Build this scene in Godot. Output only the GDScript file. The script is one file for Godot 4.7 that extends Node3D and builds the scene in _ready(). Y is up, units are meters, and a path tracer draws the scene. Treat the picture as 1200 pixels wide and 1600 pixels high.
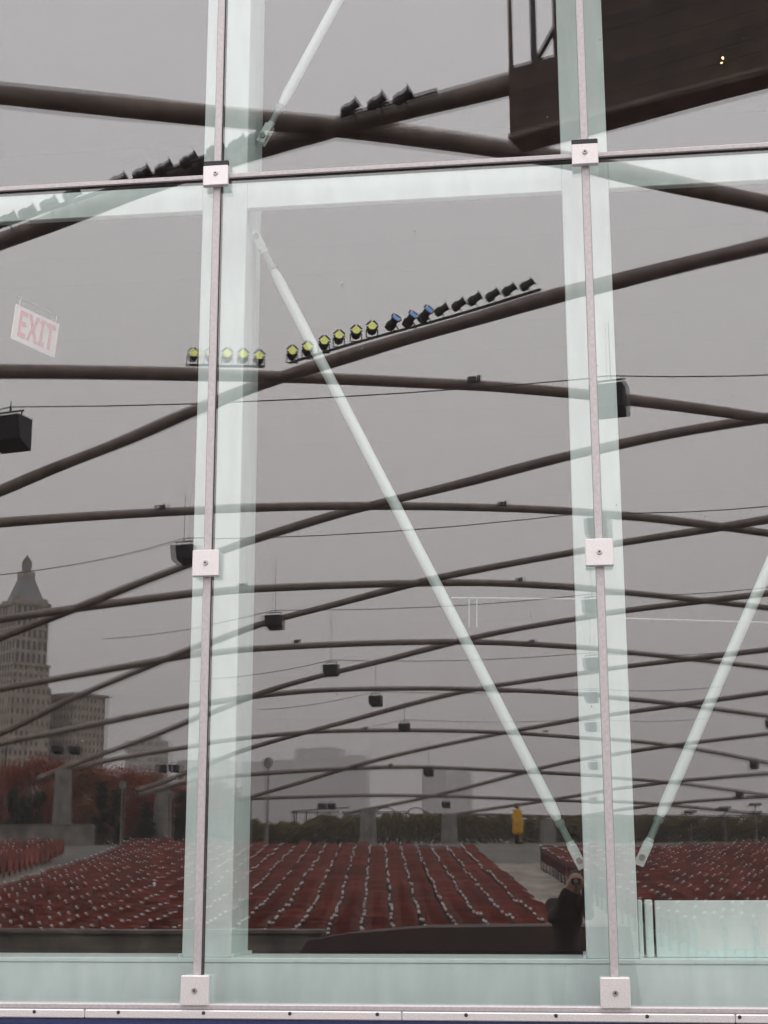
extends Node3D
# A glass stage wall on an overcast day. The camera stands outside, facing the wall; what the panes mirror
# (trellis, seats, lawn, city) is built where it stands, behind the camera.

const F := 2386.8                      # focal length in photo pixels (1200 x 1600)
const EYE := Vector3(2.201, 1.6, 9.068)
const ROW0 := 0.995                    # heights of the three rows of glass clamps
const ROW1 := 3.51
const ROW2 := 6.113
var basis_cam: Basis
var M := {}
var used := {}
var rng := RandomNumberGenerator.new()

# ------------------------------------------------------------------ helpers
func lin(r: float, g: float, b: float) -> Color:
	return Color(r, g, b).linear_to_srgb()

func mat(key: String, c: Color, rough := 0.8, metal := 0.0) -> StandardMaterial3D:
	var m := StandardMaterial3D.new()
	m.resource_name = key
	m.albedo_color = c
	m.roughness = rough
	m.metallic = metal
	M[key] = m
	return m

func noise_tex(freq: float, lo: float, hi: float, sd: int, size := 512, oct := 5, stretch := false) -> NoiseTexture2D:
	var n := FastNoiseLite.new()
	n.seed = sd
	n.frequency = freq
	n.noise_type = FastNoiseLite.TYPE_SIMPLEX_SMOOTH
	n.fractal_octaves = oct
	var t := NoiseTexture2D.new()
	t.width = size
	t.height = 64 if stretch else size
	t.seamless = true
	t.noise = n
	var g := Gradient.new()
	g.set_color(0, Color(lo, lo, lo))
	g.set_color(1, Color(hi, hi, hi))
	t.color_ramp = g
	return t

func grain(m: StandardMaterial3D, tex: Texture2D, sc: Vector3, relief := 0.0) -> void:
	m.albedo_texture = tex
	m.uv1_triplanar = true
	m.uv1_world_triplanar = true
	m.uv1_scale = sc
	if relief > 0.0:
		m.heightmap_enabled = true
		m.heightmap_texture = tex
		m.heightmap_scale = relief

func begin() -> SurfaceTool:
	var s := SurfaceTool.new()
	s.begin(Mesh.PRIMITIVE_TRIANGLES)
	return s

func tri(s: SurfaceTool, a: Vector3, b: Vector3, c: Vector3, n: Vector3, na = null, nb = null, nc = null) -> void:
	if (b - a).cross(c - a).dot(n) > 0.0:
		var t := b; b = c; c = t
		var tn = nb; nb = nc; nc = tn
	s.set_normal(na if na != null else n); s.add_vertex(a)
	s.set_normal(nb if nb != null else n); s.add_vertex(b)
	s.set_normal(nc if nc != null else n); s.add_vertex(c)

func poly(s: SurfaceTool, p: Array, toward: Vector3) -> void:
	var n: Vector3 = (p[1] - p[0]).cross(p[2] - p[0]).normalized()
	if n.dot(toward) < 0.0: n = -n
	for i in range(1, p.size() - 1):
		tri(s, p[0], p[i], p[i + 1], n)

func box(s: SurfaceTool, x: Transform3D, size: Vector3, ch := 0.0) -> void:
	var h := size * 0.5
	ch = minf(ch, minf(h.x, minf(h.y, h.z)) * 0.9)
	if ch <= 0.0:
		for ax in 3:
			for sg in [-1.0, 1.0]:
				var u := (ax + 1) % 3
				var w := (ax + 2) % 3
				var p := []
				for q in [[-1, -1], [1, -1], [1, 1], [-1, 1]]:
					var v := Vector3()
					v[ax] = sg * h[ax]; v[u] = q[0] * h[u]; v[w] = q[1] * h[w]
					p.append(x * v)
				var d := Vector3(); d[ax] = sg
				poly(s, p, x.basis * d)
		return
	var k := h - Vector3(ch, ch, ch)
	for ax in 3:
		for sg in [-1.0, 1.0]:
			var u := (ax + 1) % 3
			var w := (ax + 2) % 3
			var p := []
			for q in [[-1, -1], [1, -1], [1, 1], [-1, 1]]:
				var v := Vector3()
				v[ax] = sg * h[ax]; v[u] = q[0] * k[u]; v[w] = q[1] * k[w]
				p.append(x * v)
			var d := Vector3(); d[ax] = sg
			poly(s, p, x.basis * d)
	for ax in 3:
		var u := (ax + 1) % 3
		var w := (ax + 2) % 3
		for su in [-1.0, 1.0]:
			for sw in [-1.0, 1.0]:
				var p := []
				for e in [[-1.0, 0], [1.0, 0], [1.0, 1], [-1.0, 1]]:
					var v := Vector3()
					v[ax] = e[0] * k[ax]
					v[u] = su * (h[u] if e[1] == 0 else k[u])
					v[w] = sw * (k[w] if e[1] == 0 else h[w])
					p.append(x * v)
				var d := Vector3(); d[u] = su; d[w] = sw
				poly(s, p, x.basis * d)
	for a in [-1.0, 1.0]:
		for b in [-1.0, 1.0]:
			for c in [-1.0, 1.0]:
				poly(s, [x * Vector3(a * h.x, b * k.y, c * k.z), x * Vector3(a * k.x, b * h.y, c * k.z), x * Vector3(a * k.x, b * k.y, c * h.z)], x.basis * Vector3(a, b, c))

func bx(s: SurfaceTool, lo: Vector3, hi: Vector3, ch := 0.0) -> void:
	box(s, Transform3D(Basis(), (lo + hi) * 0.5), hi - lo, ch)

func bar(s: SurfaceTool, a: Vector3, b: Vector3, w: float, h: float, ch := 0.0) -> void:
	var d := (b - a).normalized()
	var up := Vector3.UP if absf(d.y) < 0.95 else Vector3.BACK
	var sx := up.cross(d).normalized()
	box(s, Transform3D(Basis(sx, d.cross(sx), d), (a + b) * 0.5), Vector3(w, h, a.distance_to(b)), ch)

func tube(s: SurfaceTool, pts: Array, rad, sides := 10, caps := true) -> void:
	var n := pts.size()
	var prev := Vector3()
	var rings := []
	var nrm := []
	for i in n:
		var t: Vector3 = (pts[mini(i + 1, n - 1)] - pts[maxi(i - 1, 0)]).normalized()
		if i == 0:
			prev = t.cross(Vector3.UP if absf(t.y) < 0.9 else Vector3.RIGHT).normalized()
		else:
			prev = (prev - t * prev.dot(t)).normalized()
		var bi := t.cross(prev)
		var r: float = rad[i] if rad is Array else rad
		var ring := []
		var rn := []
		for k in sides:
			var a := TAU * k / sides
			var d := prev * cos(a) + bi * sin(a)
			ring.append(pts[i] + d * r)
			rn.append(d)
		rings.append(ring); nrm.append(rn)
	for i in n - 1:
		for k in sides:
			var k2 := (k + 1) % sides
			var nn: Vector3 = nrm[i][k] + nrm[i][k2]
			tri(s, rings[i][k], rings[i][k2], rings[i + 1][k2], nn, nrm[i][k], nrm[i][k2], nrm[i + 1][k2])
			tri(s, rings[i][k], rings[i + 1][k2], rings[i + 1][k], nn, nrm[i][k], nrm[i + 1][k2], nrm[i + 1][k])
	if caps:
		poly(s, rings[0], pts[0] - pts[1])
		poly(s, rings[n - 1], pts[n - 1] - pts[n - 2])

func obj(called: String, s: SurfaceTool, m: Material, parent: Node = self) -> MeshInstance3D:
	return obj_mesh(called, s.commit(), m, parent)

func obj_mesh(called: String, me: Mesh, m: Material, parent: Node = self) -> MeshInstance3D:
	var o := MeshInstance3D.new()
	o.name = numbered(called) if parent == self else called
	o.mesh = me
	o.material_override = m
	parent.add_child(o, true)
	return o

func numbered(called: String) -> String:
	var n: int = used.get(called, 0)
	used[called] = n + 1
	return called if n == 0 else "%s_%03d" % [called, n]

func thing(called: String, label: String, category: String, at := Vector3.ZERO, group := "") -> Node3D:
	var o := Node3D.new()
	o.name = numbered(called)
	add_child(o)
	o.position = at
	return tag(o, label, category, group)

func tag(o: Node3D, label: String, category: String, group := "") -> Node3D:
	o.set_meta("label", label)
	o.set_meta("category", category)
	if group != "": o.set_meta("group", group)
	return o

func struct(called: String, s: SurfaceTool, m: Material, label := "", category := "") -> MeshInstance3D:
	var o := obj(called, s, m)
	o.set_meta("kind", "structure")
	if label != "":
		tag(o, label, category)
	return o

# a photo pixel as a direction with z = -1 (into the glass)
func ray(x: float, y: float) -> Vector3:
	var d := basis_cam * Vector3((x - 600.0) / F, -(y - 800.0) / F, -1.0)
	return d / -d.z

func on_plane(x: float, y: float, z: float) -> Vector3:
	return EYE + ray(x, y) * (EYE.z - z)

# a pixel seen in the glass, at Z metres of light path: the real point in front of the glass
func mir(x: float, y: float, Z: float) -> Vector3:
	var d := ray(x, y) * Z
	return Vector3(EYE.x + d.x, EYE.y + d.y, Z - EYE.z)

# a seen pixel on the trellis' shallow vault
func vault(x: float, y: float) -> Vector3:
	var d := ray(x, y)
	var a := 0.00076 + 0.0057 * d.x * d.x
	var b := d.y - 2.0 * 0.00076 * 95.0
	var c := 0.00076 * 9025.0 - 19.0
	return mir(x, y, (-b + sqrt(b * b - 4.0 * a * c)) / (2.0 * a))

func vault_y(p: Vector3) -> float:
	var Z := p.z + EYE.z
	var X := p.x - EYE.x
	return EYE.y + 19.0 - 0.00076 * (Z - 95.0) * (Z - 95.0) - 0.0057 * X * X

# height of the ground at path depth Z
func floor_y(Z: float) -> float:
	var k := [[-100, -1.72], [24, -1.72], [34.5, -1.21], [55, 0.38], [68, 1.6], [120, 2.9], [200, 4.7], [4000, 4.7]]
	for i in k.size() - 1:
		if Z <= k[i + 1][0]:
			return EYE.y + lerpf(k[i][1], k[i + 1][1], (Z - k[i][0]) / float(k[i + 1][0] - k[i][0]))
	return EYE.y + 4.7

func on_floor(p: Vector3) -> Vector3:
	return Vector3(p.x, floor_y(p.z + EYE.z), p.z)

func smooth_path(p: Array, step: int) -> Array:
	var out := []
	for i in p.size() - 1:
		var p0: Vector3 = p[maxi(i - 1, 0)]
		var p1: Vector3 = p[i]
		var p2: Vector3 = p[i + 1]
		var p3: Vector3 = p[mini(i + 2, p.size() - 1)]
		for k in step:
			out.append(p1.cubic_interpolate(p2, p0, p3, float(k) / step))
	out.append(p[p.size() - 1])
	return out

# tapered capsules joined with a smooth minimum, meshed as surface nets
func field(p: Vector3, bones: Array, k: float) -> float:
	var d := 9.0
	for b in bones:
		var ab: Vector3 = b[1] - b[0]
		var t := clampf((p - b[0]).dot(ab) / maxf(ab.length_squared(), 1e-9), 0.0, 1.0)
		var e := p.distance_to(b[0] + ab * t) - lerpf(b[2], b[3], t)
		var h := clampf(0.5 + 0.5 * (d - e) / k, 0.0, 1.0)
		d = lerpf(d, e, h) - k * h * (1.0 - h)
	return d

func nets(s: SurfaceTool, bones: Array, cell: float, k := 0.03) -> void:
	var lo := Vector3(99, 99, 999)
	var hi := -lo
	for b in bones:
		for i in 2:
			var r: float = b[2 + i] + cell * 2.0 + k * 0.5
			lo = lo.min(b[i] - Vector3(r, r, r))
			hi = hi.max(b[i] + Vector3(r, r, r))
	var n := Vector3i(((hi - lo) / cell).ceil()) + Vector3i.ONE
	var val := PackedFloat32Array()
	val.resize(n.x * n.y * n.z)
	for z in n.z:
		for y in n.y:
			for x in n.x:
				val[(z * n.y + y) * n.x + x] = field(lo + Vector3(x, y, z) * cell, bones, k)
	var vid := {}
	var corners := [0, 1, n.x, n.x + 1, n.x * n.y, n.x * n.y + 1, n.x * n.y + n.x, n.x * n.y + n.x + 1]
	for z in n.z - 1:
		for y in n.y - 1:
			for x in n.x - 1:
				var i := (z * n.y + y) * n.x + x
				var inside := 0
				for c in corners:
					if val[i + c] < 0.0: inside += 1
				if inside == 0 or inside == 8: continue
				var p := lo + (Vector3(x, y, z) + Vector3(0.5, 0.5, 0.5)) * cell
				var g := Vector3()
				for it in 2:
					var f0 := field(p, bones, k)
					var e := cell * 0.3
					g = Vector3(field(p + Vector3(e, 0, 0), bones, k) - f0, field(p + Vector3(0, e, 0), bones, k) - f0, field(p + Vector3(0, 0, e), bones, k) - f0) / e
					p -= g * f0 / maxf(g.length_squared(), 0.2)
				vid[i] = [p, g.normalized()]
	var st := [1, n.x, n.x * n.y]
	for i in vid:
		for ax in 3:
			var u: int = st[(ax + 1) % 3]
			var w: int = st[(ax + 2) % 3]
			if (val[i] < 0.0) == (val[i + st[ax]] < 0.0): continue
			var q := [i, i - u, i - u - w, i - w]
			if not (vid.has(q[1]) and vid.has(q[2]) and vid.has(q[3])): continue
			var a = vid[q[0]]; var b = vid[q[1]]; var c = vid[q[2]]; var d = vid[q[3]]
			var nn: Vector3 = a[1] + b[1] + c[1] + d[1]
			tri(s, a[0], b[0], c[0], nn, a[1], b[1], c[1])
			tri(s, a[0], c[0], d[0], nn, a[1], c[1], d[1])

# ------------------------------------------------------------------ build
func _ready() -> void:
	rng.seed = 7
	set_view()
	make_materials()
	make_ground()
	make_glass_wall()
	make_steel()
	make_interior()
	make_trellis()
	make_canopy()
	make_riser()
	make_seats()
	make_lawn_edge()
	make_city()
	make_hung_things()
	make_people()

func set_view() -> void:
	basis_cam = Basis.from_euler(Vector3(0.237687, 0.121011, -0.002368), EULER_ORDER_YXZ)
	var cam := Camera3D.new()
	cam.name = "camera"
	cam.fov = rad_to_deg(2.0 * atan(800.0 / F))
	cam.near = 0.02
	cam.far = 8000.0
	cam.transform = Transform3D(basis_cam, EYE)
	add_child(cam)
	cam.current = true
	var sky := ProceduralSkyMaterial.new()
	sky.sky_top_color = lin(0.92, 0.912, 0.985)
	sky.sky_horizon_color = lin(0.575, 0.533, 0.505)
	sky.sky_curve = 0.6
	sky.ground_horizon_color = lin(0.40, 0.38, 0.375)
	sky.ground_bottom_color = lin(0.16, 0.15, 0.14)
	sky.sun_angle_max = 0.0
	var s := Sky.new()
	s.sky_material = sky
	var e := Environment.new()
	e.background_mode = Environment.BG_SKY
	e.sky = s
	e.tonemap_mode = Environment.TONE_MAPPER_LINEAR
	e.tonemap_exposure = 2.8
	e.fog_enabled = true
	e.fog_density = 0.0004
	e.fog_light_color = Color(0.97, 0.96, 0.97)
	e.sdfgi_enabled = true
	e.ssao_enabled = true
	e.ssil_enabled = true
	var we := WorldEnvironment.new()
	we.name = "environment"
	we.environment = e
	add_child(we)
	var sun := DirectionalLight3D.new()
	sun.name = "sun"
	sun.light_energy = 0.2
	sun.light_angular_distance = 25.0
	sun.light_color = Color(1.0, 0.98, 0.96)
	sun.shadow_enabled = true
	sun.rotation_degrees = Vector3(-62, 25, 0)
	add_child(sun)

func make_materials() -> void:
	var fine := noise_tex(0.02, 0.78, 1.0, 3)
	var coarse := noise_tex(0.008, 0.62, 1.0, 5)
	var streak := noise_tex(0.012, 0.55, 1.0, 9, 512, 5, true)
	# coated glass: part mirror, part clear
	var white := Image.create(4, 4, false, Image.FORMAT_RGBA8)
	white.fill(Color.WHITE)
	var wt := ImageTexture.create_from_image(white)
	for g in [["glass_outer", 0.165, Color(0.98, 0.98, 0.975)], ["glass_inner", 0.115, Color(0.98, 0.98, 0.975)]]:
		var m := mat(g[0], Color(g[2].r, g[2].g, g[2].b, g[1]), 0.0, 1.0)
		m.transparency = BaseMaterial3D.TRANSPARENCY_ALPHA
		m.albedo_texture = wt
	grain(mat("white_steel", lin(0.715, 0.875, 0.84), 0.45), noise_tex(0.01, 0.92, 1.0, 13), Vector3(1.1, 0.28, 1.1))
	mat("brace_steel", lin(0.54, 0.66, 0.625), 0.35)
	mat("galvanised", lin(0.20, 0.27, 0.25), 0.4, 0.3)
	var al := mat("aluminium", lin(0.60, 0.56, 0.57), 0.42, 0.4)
	grain(al, noise_tex(0.03, 0.9, 1.0, 21), Vector3(2, 2, 2))
	var stl := mat("clamp_steel", lin(0.90, 0.86, 0.865), 0.4, 0.5)
	grain(stl, noise_tex(0.03, 0.9, 1.0, 22), Vector3(5, 5, 5))
	mat("gasket", lin(0.03, 0.03, 0.035), 0.7)
	mat("bolt_steel", lin(0.55, 0.53, 0.52), 0.3, 0.9)
	mat("bolt_socket", lin(0.02, 0.02, 0.02), 0.6)
	grain(mat("blue_paint", lin(0.035, 0.045, 0.16), 0.5), fine, Vector3(3, 3, 3))
	grain(mat("stage_brown", lin(0.18, 0.11, 0.08), 0.7), streak, Vector3(0.6, 0.6, 0.6))
	for k in 3:
		grain(mat("wood_%d" % k, lin(0.024 - 0.001 * k, 0.015 - 0.0005 * k, 0.011 - 0.0005 * k), 0.6), streak, Vector3(0.15, 0.8 + 0.2 * k, 0.15))
		grain(mat("hood_wood_%d" % k, lin(0.115 - 0.02 * k, 0.06 - 0.012 * k, 0.033 - 0.008 * k), 0.55), streak, Vector3(0.3, 1.6 + 0.4 * k, 0.3))
	grain(mat("dark_floor", lin(0.012, 0.011, 0.012), 0.6), fine, Vector3(0.5, 0.5, 0.5))
	grain(mat("pipe_steel", lin(0.265, 0.20, 0.165), 0.4, 0.2), coarse, Vector3(0.35, 0.35, 0.35))
	mat("cable_steel", lin(0.07, 0.07, 0.07), 0.5, 0.4)
	grain(mat("concrete", lin(0.36, 0.33, 0.29), 0.85), coarse, Vector3(0.25, 0.25, 0.25), 0.3)
	grain(mat("parapet_stone", lin(0.30, 0.265, 0.22), 0.85), coarse, Vector3(0.4, 0.4, 0.4))
	mat("tarpaulin", lin(0.075, 0.048, 0.040), 0.8)
	grain(mat("tan_paving", lin(0.42, 0.37, 0.31), 0.8), coarse, Vector3(0.2, 0.2, 0.2))
	grain(mat("grey_paving", lin(0.16, 0.145, 0.125), 0.7), coarse, Vector3(0.2, 0.2, 0.2))
	grain(mat("pylon_clad", lin(0.33, 0.31, 0.28), 0.7), coarse, Vector3(0.3, 0.15, 0.3))
	grain(mat("lawn", lin(0.085, 0.085, 0.03), 0.95), coarse, Vector3(0.3, 0.3, 0.3), 2.0)
	grain(mat("park_soil", lin(0.09, 0.085, 0.06), 0.95), coarse, Vector3(0.1, 0.1, 0.1))
	for k in 8:
		var kk: float = [0.6, 0.7, 0.8, 0.88, 0.96, 1.05, 1.15, 1.3][k]
		var rd := mat("seat_red_%d" % k, lin(0.225 * kk, 0.052 * kk, 0.036 * kk), 0.2)
		rd.clearcoat_enabled = false
	mat("seat_frame", lin(0.03, 0.025, 0.025), 0.5)
	mat("arm_cap", lin(0.80, 0.76, 0.72), 0.3)
	mat("black_box", lin(0.018, 0.018, 0.02), 0.55)
	mat("lamp_black", lin(0.03, 0.026, 0.024), 0.5)
	for g in [["gel_yellow", Color(0.9, 0.9, 0.5), 0.8], ["gel_blue", Color(0.35, 0.62, 0.95), 0.6], ["bulb_warm", Color(1.0, 0.8, 0.45), 0.12]]:
		var m := mat(g[0], Color(0.3, 0.3, 0.2), 0.4)
		m.emission_enabled = true
		m.emission = g[1]
		m.emission_energy_multiplier = g[2]
	var sm := mat("spot", Color(0.75, 0.76, 0.76, 0.35), 0.8)
	sm.transparency = BaseMaterial3D.TRANSPARENCY_ALPHA
	mat("sign_face", lin(0.66, 0.63, 0.60), 0.5)
	mat("sign_red", lin(0.55, 0.09, 0.11), 0.5)
	mat("leaf_red", lin(0.36, 0.085, 0.045), 0.8).vertex_color_use_as_albedo = true
	mat("leaf_rust", lin(0.32, 0.12, 0.05), 0.8).vertex_color_use_as_albedo = true
	mat("leaf_green", lin(0.045, 0.055, 0.024), 0.8).vertex_color_use_as_albedo = true
	mat("leaf_hedge", lin(0.175, 0.145, 0.06), 1.0).specular_mode = BaseMaterial3D.SPECULAR_DISABLED
	mat("bark", lin(0.05, 0.038, 0.03), 0.9)
	grain(mat("tower_stone", lin(0.54, 0.43, 0.32), 0.85), coarse, Vector3(0.08, 0.08, 0.08))
	mat("tower_roof", lin(0.20, 0.19, 0.19), 0.6)
	mat("dark_window", lin(0.05, 0.05, 0.055), 0.2)
	mat("pergola_steel", lin(0.05, 0.04, 0.035), 0.6)
	mat("coat_yellow", lin(0.62, 0.34, 0.02), 0.45)
	mat("cloth_dark", lin(0.045, 0.032, 0.028), 0.9)
	mat("trousers_brown", lin(0.075, 0.035, 0.022), 0.9)
	mat("skin", lin(0.42, 0.25, 0.18), 0.6)
	mat("hair_dark", lin(0.02, 0.015, 0.012), 0.7)
	mat("shoe_black", lin(0.015, 0.015, 0.015), 0.5)

func make_ground() -> void:
	var strips := [["forecourt", "grey_paving", 8.0, 35.0, 60.0], ["plaza", "tan_paving", 35.0, 58.0, 70.0], ["walkway", "grey_paving", 58.0, 70.0, 90.0], ["lawn", "lawn", 70.0, 215.0, 160.0], ["park_ground", "park_soil", 215.0, 3600.0, 1800.0]]
	for q in strips:
		var s := begin()
		var zs := [q[2]]
		for k in [24.0, 34.5, 55.0, 68.0, 120.0, 200.0]:
			if k > q[2] and k < q[3]: zs.append(k)
		zs.append(q[3])
		for i in zs.size() - 1:
			var a: float = zs[i] - EYE.z
			var b: float = zs[i + 1] - EYE.z
			var w: float = q[4]
			poly(s, [Vector3(-w, floor_y(zs[i]), a), Vector3(w, floor_y(zs[i]), a), Vector3(w, floor_y(zs[i + 1]), b), Vector3(-w, floor_y(zs[i + 1]), b)], Vector3.UP)
		struct(q[0], s, M[q[1]])

# ------------------------------------------------------------------ the glass wall
func pane_mesh(w: float, h: float, sag: float, twist: float) -> ArrayMesh:
	var s := begin()
	var nx := 14
	var wave := 0.000016
	var ny := 150
	var p := func(i: int, j: int) -> Vector3:
		var u := float(i) / nx
		var v := float(j) / ny
		return Vector3(u * w, v * h, sag * sin(PI * u) * sin(PI * v) + twist * (u - 0.5) * (v - 0.5) + wave * sin(v * h * 17.0 + u * 2.0))
	var nn := func(i: int, j: int) -> Vector3:
		var u := float(i) / nx
		var v := float(j) / ny
		var dx := sag * PI / w * cos(PI * u) * sin(PI * v) + twist * (v - 0.5) / w
		var dy := sag * PI / h * sin(PI * u) * cos(PI * v) + twist * (u - 0.5) / h
		var cw := wave * cos(v * h * 17.0 + u * 2.0)
		return Vector3(-dx - cw * 2.0 / w, -dy - cw * 17.0, 1).normalized()
	for i in nx:
		for j in ny:
			tri(s, p.call(i, j), p.call(i + 1, j), p.call(i + 1, j + 1), Vector3.BACK, nn.call(i, j), nn.call(i + 1, j), nn.call(i + 1, j + 1))
			tri(s, p.call(i, j), p.call(i + 1, j + 1), p.call(i, j + 1), Vector3.BACK, nn.call(i, j), nn.call(i + 1, j + 1), nn.call(i, j + 1))
	return s.commit()

func make_glass_wall() -> void:
	var t := thing("glass_wall", "tall wall of coated reflective glass panes held by square metal clamps", "glass wall", Vector3(0, 0, 0))
	var cols := [-2.4, 0.0, 2.4, 4.8]
	var rows := [[0.90, ROW2], [ROW2, 11.2]]
	for c in 3:
		for r in 2:
			var w := 2.4 - 0.02
			var h: float = rows[r][1] - rows[r][0] - 0.02
			var sag: float = [0.0006, 0.0004, 0.0006][c] * (1.6 if r == 1 else 1.0)
			var o := obj_mesh("glass_pane", pane_mesh(w, h, sag, 0.0003 * (c - 1)), M.glass_outer, t)
			o.position = Vector3(cols[c] + 0.01, rows[r][0] + 0.01, 0.0)
			var o2 := obj_mesh("glass_pane", pane_mesh(w, h, sag * -1.6, 0.0015 * (1 if r == 1 else 0.4)), M.glass_inner, t)
			o2.position = Vector3(cols[c] + 0.01, rows[r][0] + 0.01, -0.028)
	for x in cols:
		var s := begin()
		bx(s, Vector3(x - 0.024, 0.925, 0.006), Vector3(x + 0.024, 11.2, 0.028), 0.006)
		var b := obj("vertical_bar", s, M.aluminium, t)
		s = begin()
		bx(s, Vector3(x - 0.0245, 0.925, -0.06), Vector3(x + 0.0258, 11.2, 0.0055))
		obj("gasket", s, M.gasket, b)
	for c in 3:
		var s := begin()
		bx(s, Vector3(cols[c] + 0.0245, ROW2 - 0.017, 0.006), Vector3(cols[c + 1] - 0.0245, ROW2 + 0.017, 0.026), 0.005)
		var b := obj("horizontal_bar", s, M.aluminium, t)
		s = begin()
		bx(s, Vector3(cols[c] + 0.0295, ROW2 - 0.021, -0.05), Vector3(cols[c + 1] - 0.0295, ROW2 + 0.0165, 0.0055))
		obj("gasket", s, M.gasket, b)
	for x in cols:
		for y in [ROW0, ROW1, ROW2, ROW2 + 2.55, 11.0]:
			var s := begin()
			var hw := 0.083
			var top: float = hw
			if y == ROW2:
				# the joint clamps carry a darker keeper above their face plate
				var k := begin()
				bx(k, Vector3(x - hw, y + hw - 0.022, 0.03), Vector3(x + hw, y + hw + 0.012, 0.062), 0.004)
				obj("clamp_keeper", k, M.gasket, t)
				top = hw - 0.024
			bx(s, Vector3(x - hw, y - hw, 0.029), Vector3(x + hw, y + top, 0.07), 0.005)
			var cl := obj("clamp_plate", s, M.clamp_steel, t)
			s = begin()
			tube(s, [Vector3(x, y, 0.0705), Vector3(x, y, 0.079)], [0.017, 0.014], 16)
			var bo := obj("bolt", s, M.bolt_steel, cl)
			bo.set_meta("label", "countersunk bolt in the middle of the plate")
			s = begin()
			tube(s, [Vector3(x, y, 0.0791), Vector3(x, y, 0.0799)], 0.007, 6)
			obj("bolt_socket", s, M.bolt_socket, cl)
	# dried spots on the panes
	var sp := begin()
	for i in 46:
		var c := Vector3(rng.randf_range(-1.2, 3.5), rng.randf_range(1.3, 7.0), 0.004)
		var r := rng.randf_range(0.002, 0.007) * (1.8 if i % 9 == 0 else 1.0)
		var ring := []
		for k in 8: ring.append(c + Vector3(cos(TAU * k / 8.0), sin(TAU * k / 8.0) * 1.15, 0) * r * rng.randf_range(0.6, 1.2))
		for k in 8: poly(sp, [c + Vector3(0, 0, r * 0.2), ring[k], ring[(k + 1) % 8]], Vector3.BACK)
	var spots := obj("dried_spots", sp, M.spot, t)
	spots.set_meta("kind", "stuff")
	# sill
	var sl := thing("window_sill", "pale metal sill with round screws along the foot of the glass wall", "sill")
	var s := begin()
	bx(s, Vector3(-2.5, 0.887, 0.0), Vector3(4.9, 0.922, 0.055), 0.008)
	obj("rail", s, M.aluminium, sl)
	for k in 4:
		s = begin()
		var x0 := -2.5 + k * 1.85 + (0.0 if k == 0 else 0.0015)
		bx(s, Vector3(x0, 0.838, 0.01), Vector3(-2.5 + (k + 1) * 1.85 - 0.0015, 0.8865, 0.062), 0.006)
		obj("sill_plate", s, M.clamp_steel, sl)
	for k in 15:
		var x := -2.46 + k * 0.503
		s = begin()
		tube(s, [Vector3(x, 0.872, 0.0622), Vector3(x, 0.872, 0.067)], [0.011, 0.007], 10)
		obj("screw", s, M.gasket, sl)
	s = begin()
	bx(s, Vector3(-2.5, 0.80, -0.05), Vector3(4.9, 0.8375, 0.05), 0.004)
	obj("flashing", s, M.blue_paint, sl)
	var base := thing("boarded_stage", "brown boarded base below the sill of the glass wall", "stage base")
	for k in 5:
		s = begin()
		bx(s, Vector3(-8, -0.2 + k * 0.2, -0.06), Vector3(10, -0.004 + k * 0.2, 0.03 + 0.002 * (k % 2)), 0.004)
		obj("board", s, M.stage_brown, base)

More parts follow.
